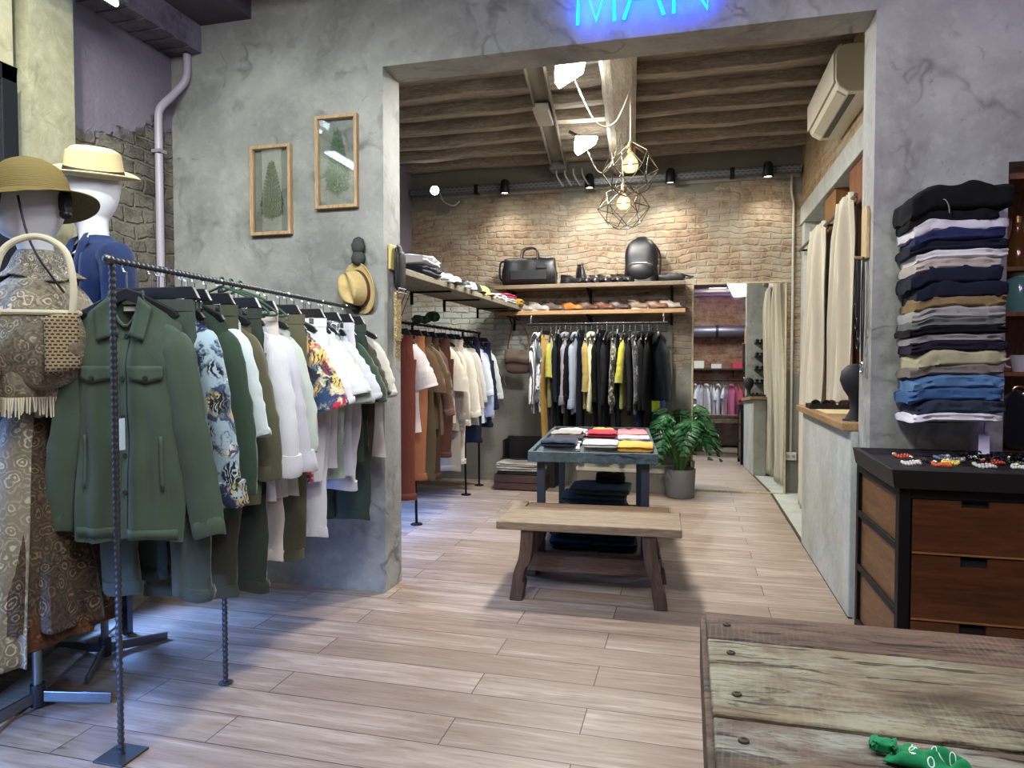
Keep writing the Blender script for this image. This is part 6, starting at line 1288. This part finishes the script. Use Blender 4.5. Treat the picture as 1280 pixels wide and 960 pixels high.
for i, (x, kd, c, lab) in enumerate(((.02, 'coat', '#1a1a22', 'black long coat on the mirrored rear rail, left end'), (.14, 'shirt', '#b9b6cc', 'lilac white shirt beside the black coat in the mirror'), (.27, 'tee', '#d9d8e2', 'first white tee on the mirrored rear rail'), (.40, 'shirt', '#d5d4de', 'white shirt hanging low in the middle of the mirrored rail'), (.53, 'tee', '#dddce6', 'white tee right of the low white shirt in the mirror'), (.66, 'shirt', '#cfcfe0', 'white shirt with long sleeve before the pink ones in the mirror'), (.80, 'tee', '#d9d8e4', 'last white tee next to the pink garments in the mirror'), (.94, 'shirt', '#c2508a', 'pink shirt on the mirrored rear rail'), (1.07, 'tee', '#b93a62', 'crimson pink tee on the mirrored rear rail'))):
    top(kd, (x, RY+.34, 1.512), R(90+random.Random(i).uniform(-25, 25)), fabric(c, 480, .05), lab, RG, 500+i, lo=1, T=.035, L={'coat': 1.1, 'shirt': .95 if i == 3 else .8}.get(kd, .72)); hang('top', (x, RY+.34, 1.518), R(90), 'black shaped hanger on the rear rail seen in the mirror', RH)
ch2 = thing('low_chest', 'dark brown low chest under the rear clothes rail, seen in the mirror', 'chest', (1.0, RY+.22, 0)); obj('body', G().box(-1.2, -.2, .05, 1.2, .10, .62), wood('#2b1c16', '#3f2a22', 2, 'x', .5), ch2, 0, .004); obj('top', G().box(-1.22, -.21, .62, 1.22, .10, .65), wood('#2b1c16', '#3f2a22', 2, 'x', .5), ch2, 0, .003)
for x in (-.8, 0, .8): obj('drawer', G().box(x-.37, .1, .1, x+.37, .115, .58), wood('#35231b', '#4a3229', 2, 'x', .5), ch2, 0, .003)
bp2 = thing('duct_pipe', 'wide metal duct along the rear wall under the ceiling, seen in the mirror', 'pipe', (0, RY+.25, 2.62)); obj('duct', G().cyl((-3.0, 0, 0), (3.1, 0, 0), .13, n=20), metal('#6b6675', .4, .6), bp2); obj('joint', G().cyl((.6, 0, 0), (.66, 0, 0), .142, n=20), STEEL, bp2); obj('strap', G().box(1.5, -.02, .1, 1.54, .02, .80), STEEL, bp2, 0)
# ------------------------------------------------------------------ light
def light(name, kind, loc, power, col=(1, 1, 1), size=.3, sy=None, aim=None, spot=None, blend=.6):
    l = bpy.data.lights.new(name, kind); l.energy = power; l.color = col
    if kind == 'AREA':
        l.shape = 'RECTANGLE' if sy else 'DISK'; l.size = size
        if sy: l.size_y = sy
    else: l.shadow_soft_size = size
    if spot: l.spot_size = R(spot); l.spot_blend = blend
    o = bpy.data.objects.new(name, l); COL.objects.link(o); o.location = loc
    if aim is not None: o.rotation_euler = (Vector(aim)-Vector(loc)).to_track_quat('-Z', 'Y').to_euler()
    return o
WH = (1, .96, .9); CW = (.95, 1, .97)
SC.view_settings.exposure = .55
light('front_lamp', 'AREA', (-.6, 1.3, 3.4), 48, CW, .35, 1.2, (-.9, 2.4, 0))
light('front_lamp', 'AREA', (.9, .6, 3.4), 32, CW, .35, 1.2, (.5, 1.8, 0))
light('front_lamp', 'AREA', (-2.0, 1.0, 3.4), 22, CW, .35, .8, (-2.6, 2.8, 1.2))
light('pier_lamp', 'SPOT', (-2.2, 1.7, 3.38), 75, (1, 1, .86), .05, aim=(-3.1, 2.75, 2.2), spot=70, blend=.9)
light('wall_spot', 'SPOT', (-1.6, 1.5, 3.4), 130, (.96, 1, .95), .06, aim=(-2.3, 3.67, 1.7), spot=80, blend=.9)
light('jamb_spot', 'SPOT', (-.5, 1.6, 3.4), 70, (.95, .97, 1), .06, aim=(-1.7, 3.67, .8), spot=60, blend=.9)
light('right_spot', 'SPOT', (-.4, 1.5, 3.4), 80, (1, .97, 1), .05, aim=(1.15, 3.67, 1.9), spot=66, blend=.9)
light('rear_lamp', 'AREA', (.6, -.2, 3.38), 30, CW, .35, .8, (.6, -1.6, .8))
light('neon_light', 'AREA', (1.6, .5, 3.35), 16, (.45, .25, 1), .5, .2, (1.4, 3.6, 2.6))
for x, y in ((.9, -1.0), (.7, .9), (-.9, .6)): light('neon_light', 'AREA', (x, y, 3.05), 4.5, (.42, .16, 1), 1.2, .03, (x, y+.01, 3.5))
light('blue_side_light', 'AREA', (-3.16, 1.9, 1.3), 14, (.22, .42, 1), 1.1, 1.6, (-1.9, 2.3, .1)).data.spread = R(100)  # blue light coming in through the window
light('blue_side_light', 'SPOT', (-2.6, .75, .62), 110, (.2, .4, 1), .12, aim=(-2.05, 1.75, 0), spot=66, blend=.8)  # added low blue light inside the room for the floor, not a window
light('blue_side_light', 'SPOT', (-3.05, 2.95, .5), 75, (.2, .4, 1), .08, aim=(-1.8, 2.7, 0), spot=105, blend=.8)  # added at the solid wall's base, throws blue under the clothes
light('blue_side_light', 'AREA', (-3.05, 5.3, 1.0), 60, (.2, .38, 1), 1.5, 1.2, (-1.9, 5.2, 0)).data.spread = R(110)  # added blue light for the back room floor; this wall has no window
light('room_lamp', 'AREA', (-.83, 4.7, 3.21), 62, (1, .97, .92), .25, .25, (-.6, 4.9, 0))
light('room_lamp', 'AREA', (-.95, 6.25, 3.21), 60, (1, .97, .92), .25, .25, (-.7, 6.3, 0))
light('fitting_lamp', 'AREA', (1.65, 6.2, 3.2), 16, (1, .95, .85), .3, .3, (1.5, 6.2, 0))
for x, p in ((-1.957, 16), (-1.028, 16), (-.193, 22), (.755, 16)):
    light('track_light', 'SPOT', (x, 7.2, 3.14), p, (1, .94, .84), .03, aim=(x, 7.5, 2.1), spot=110, blend=1)
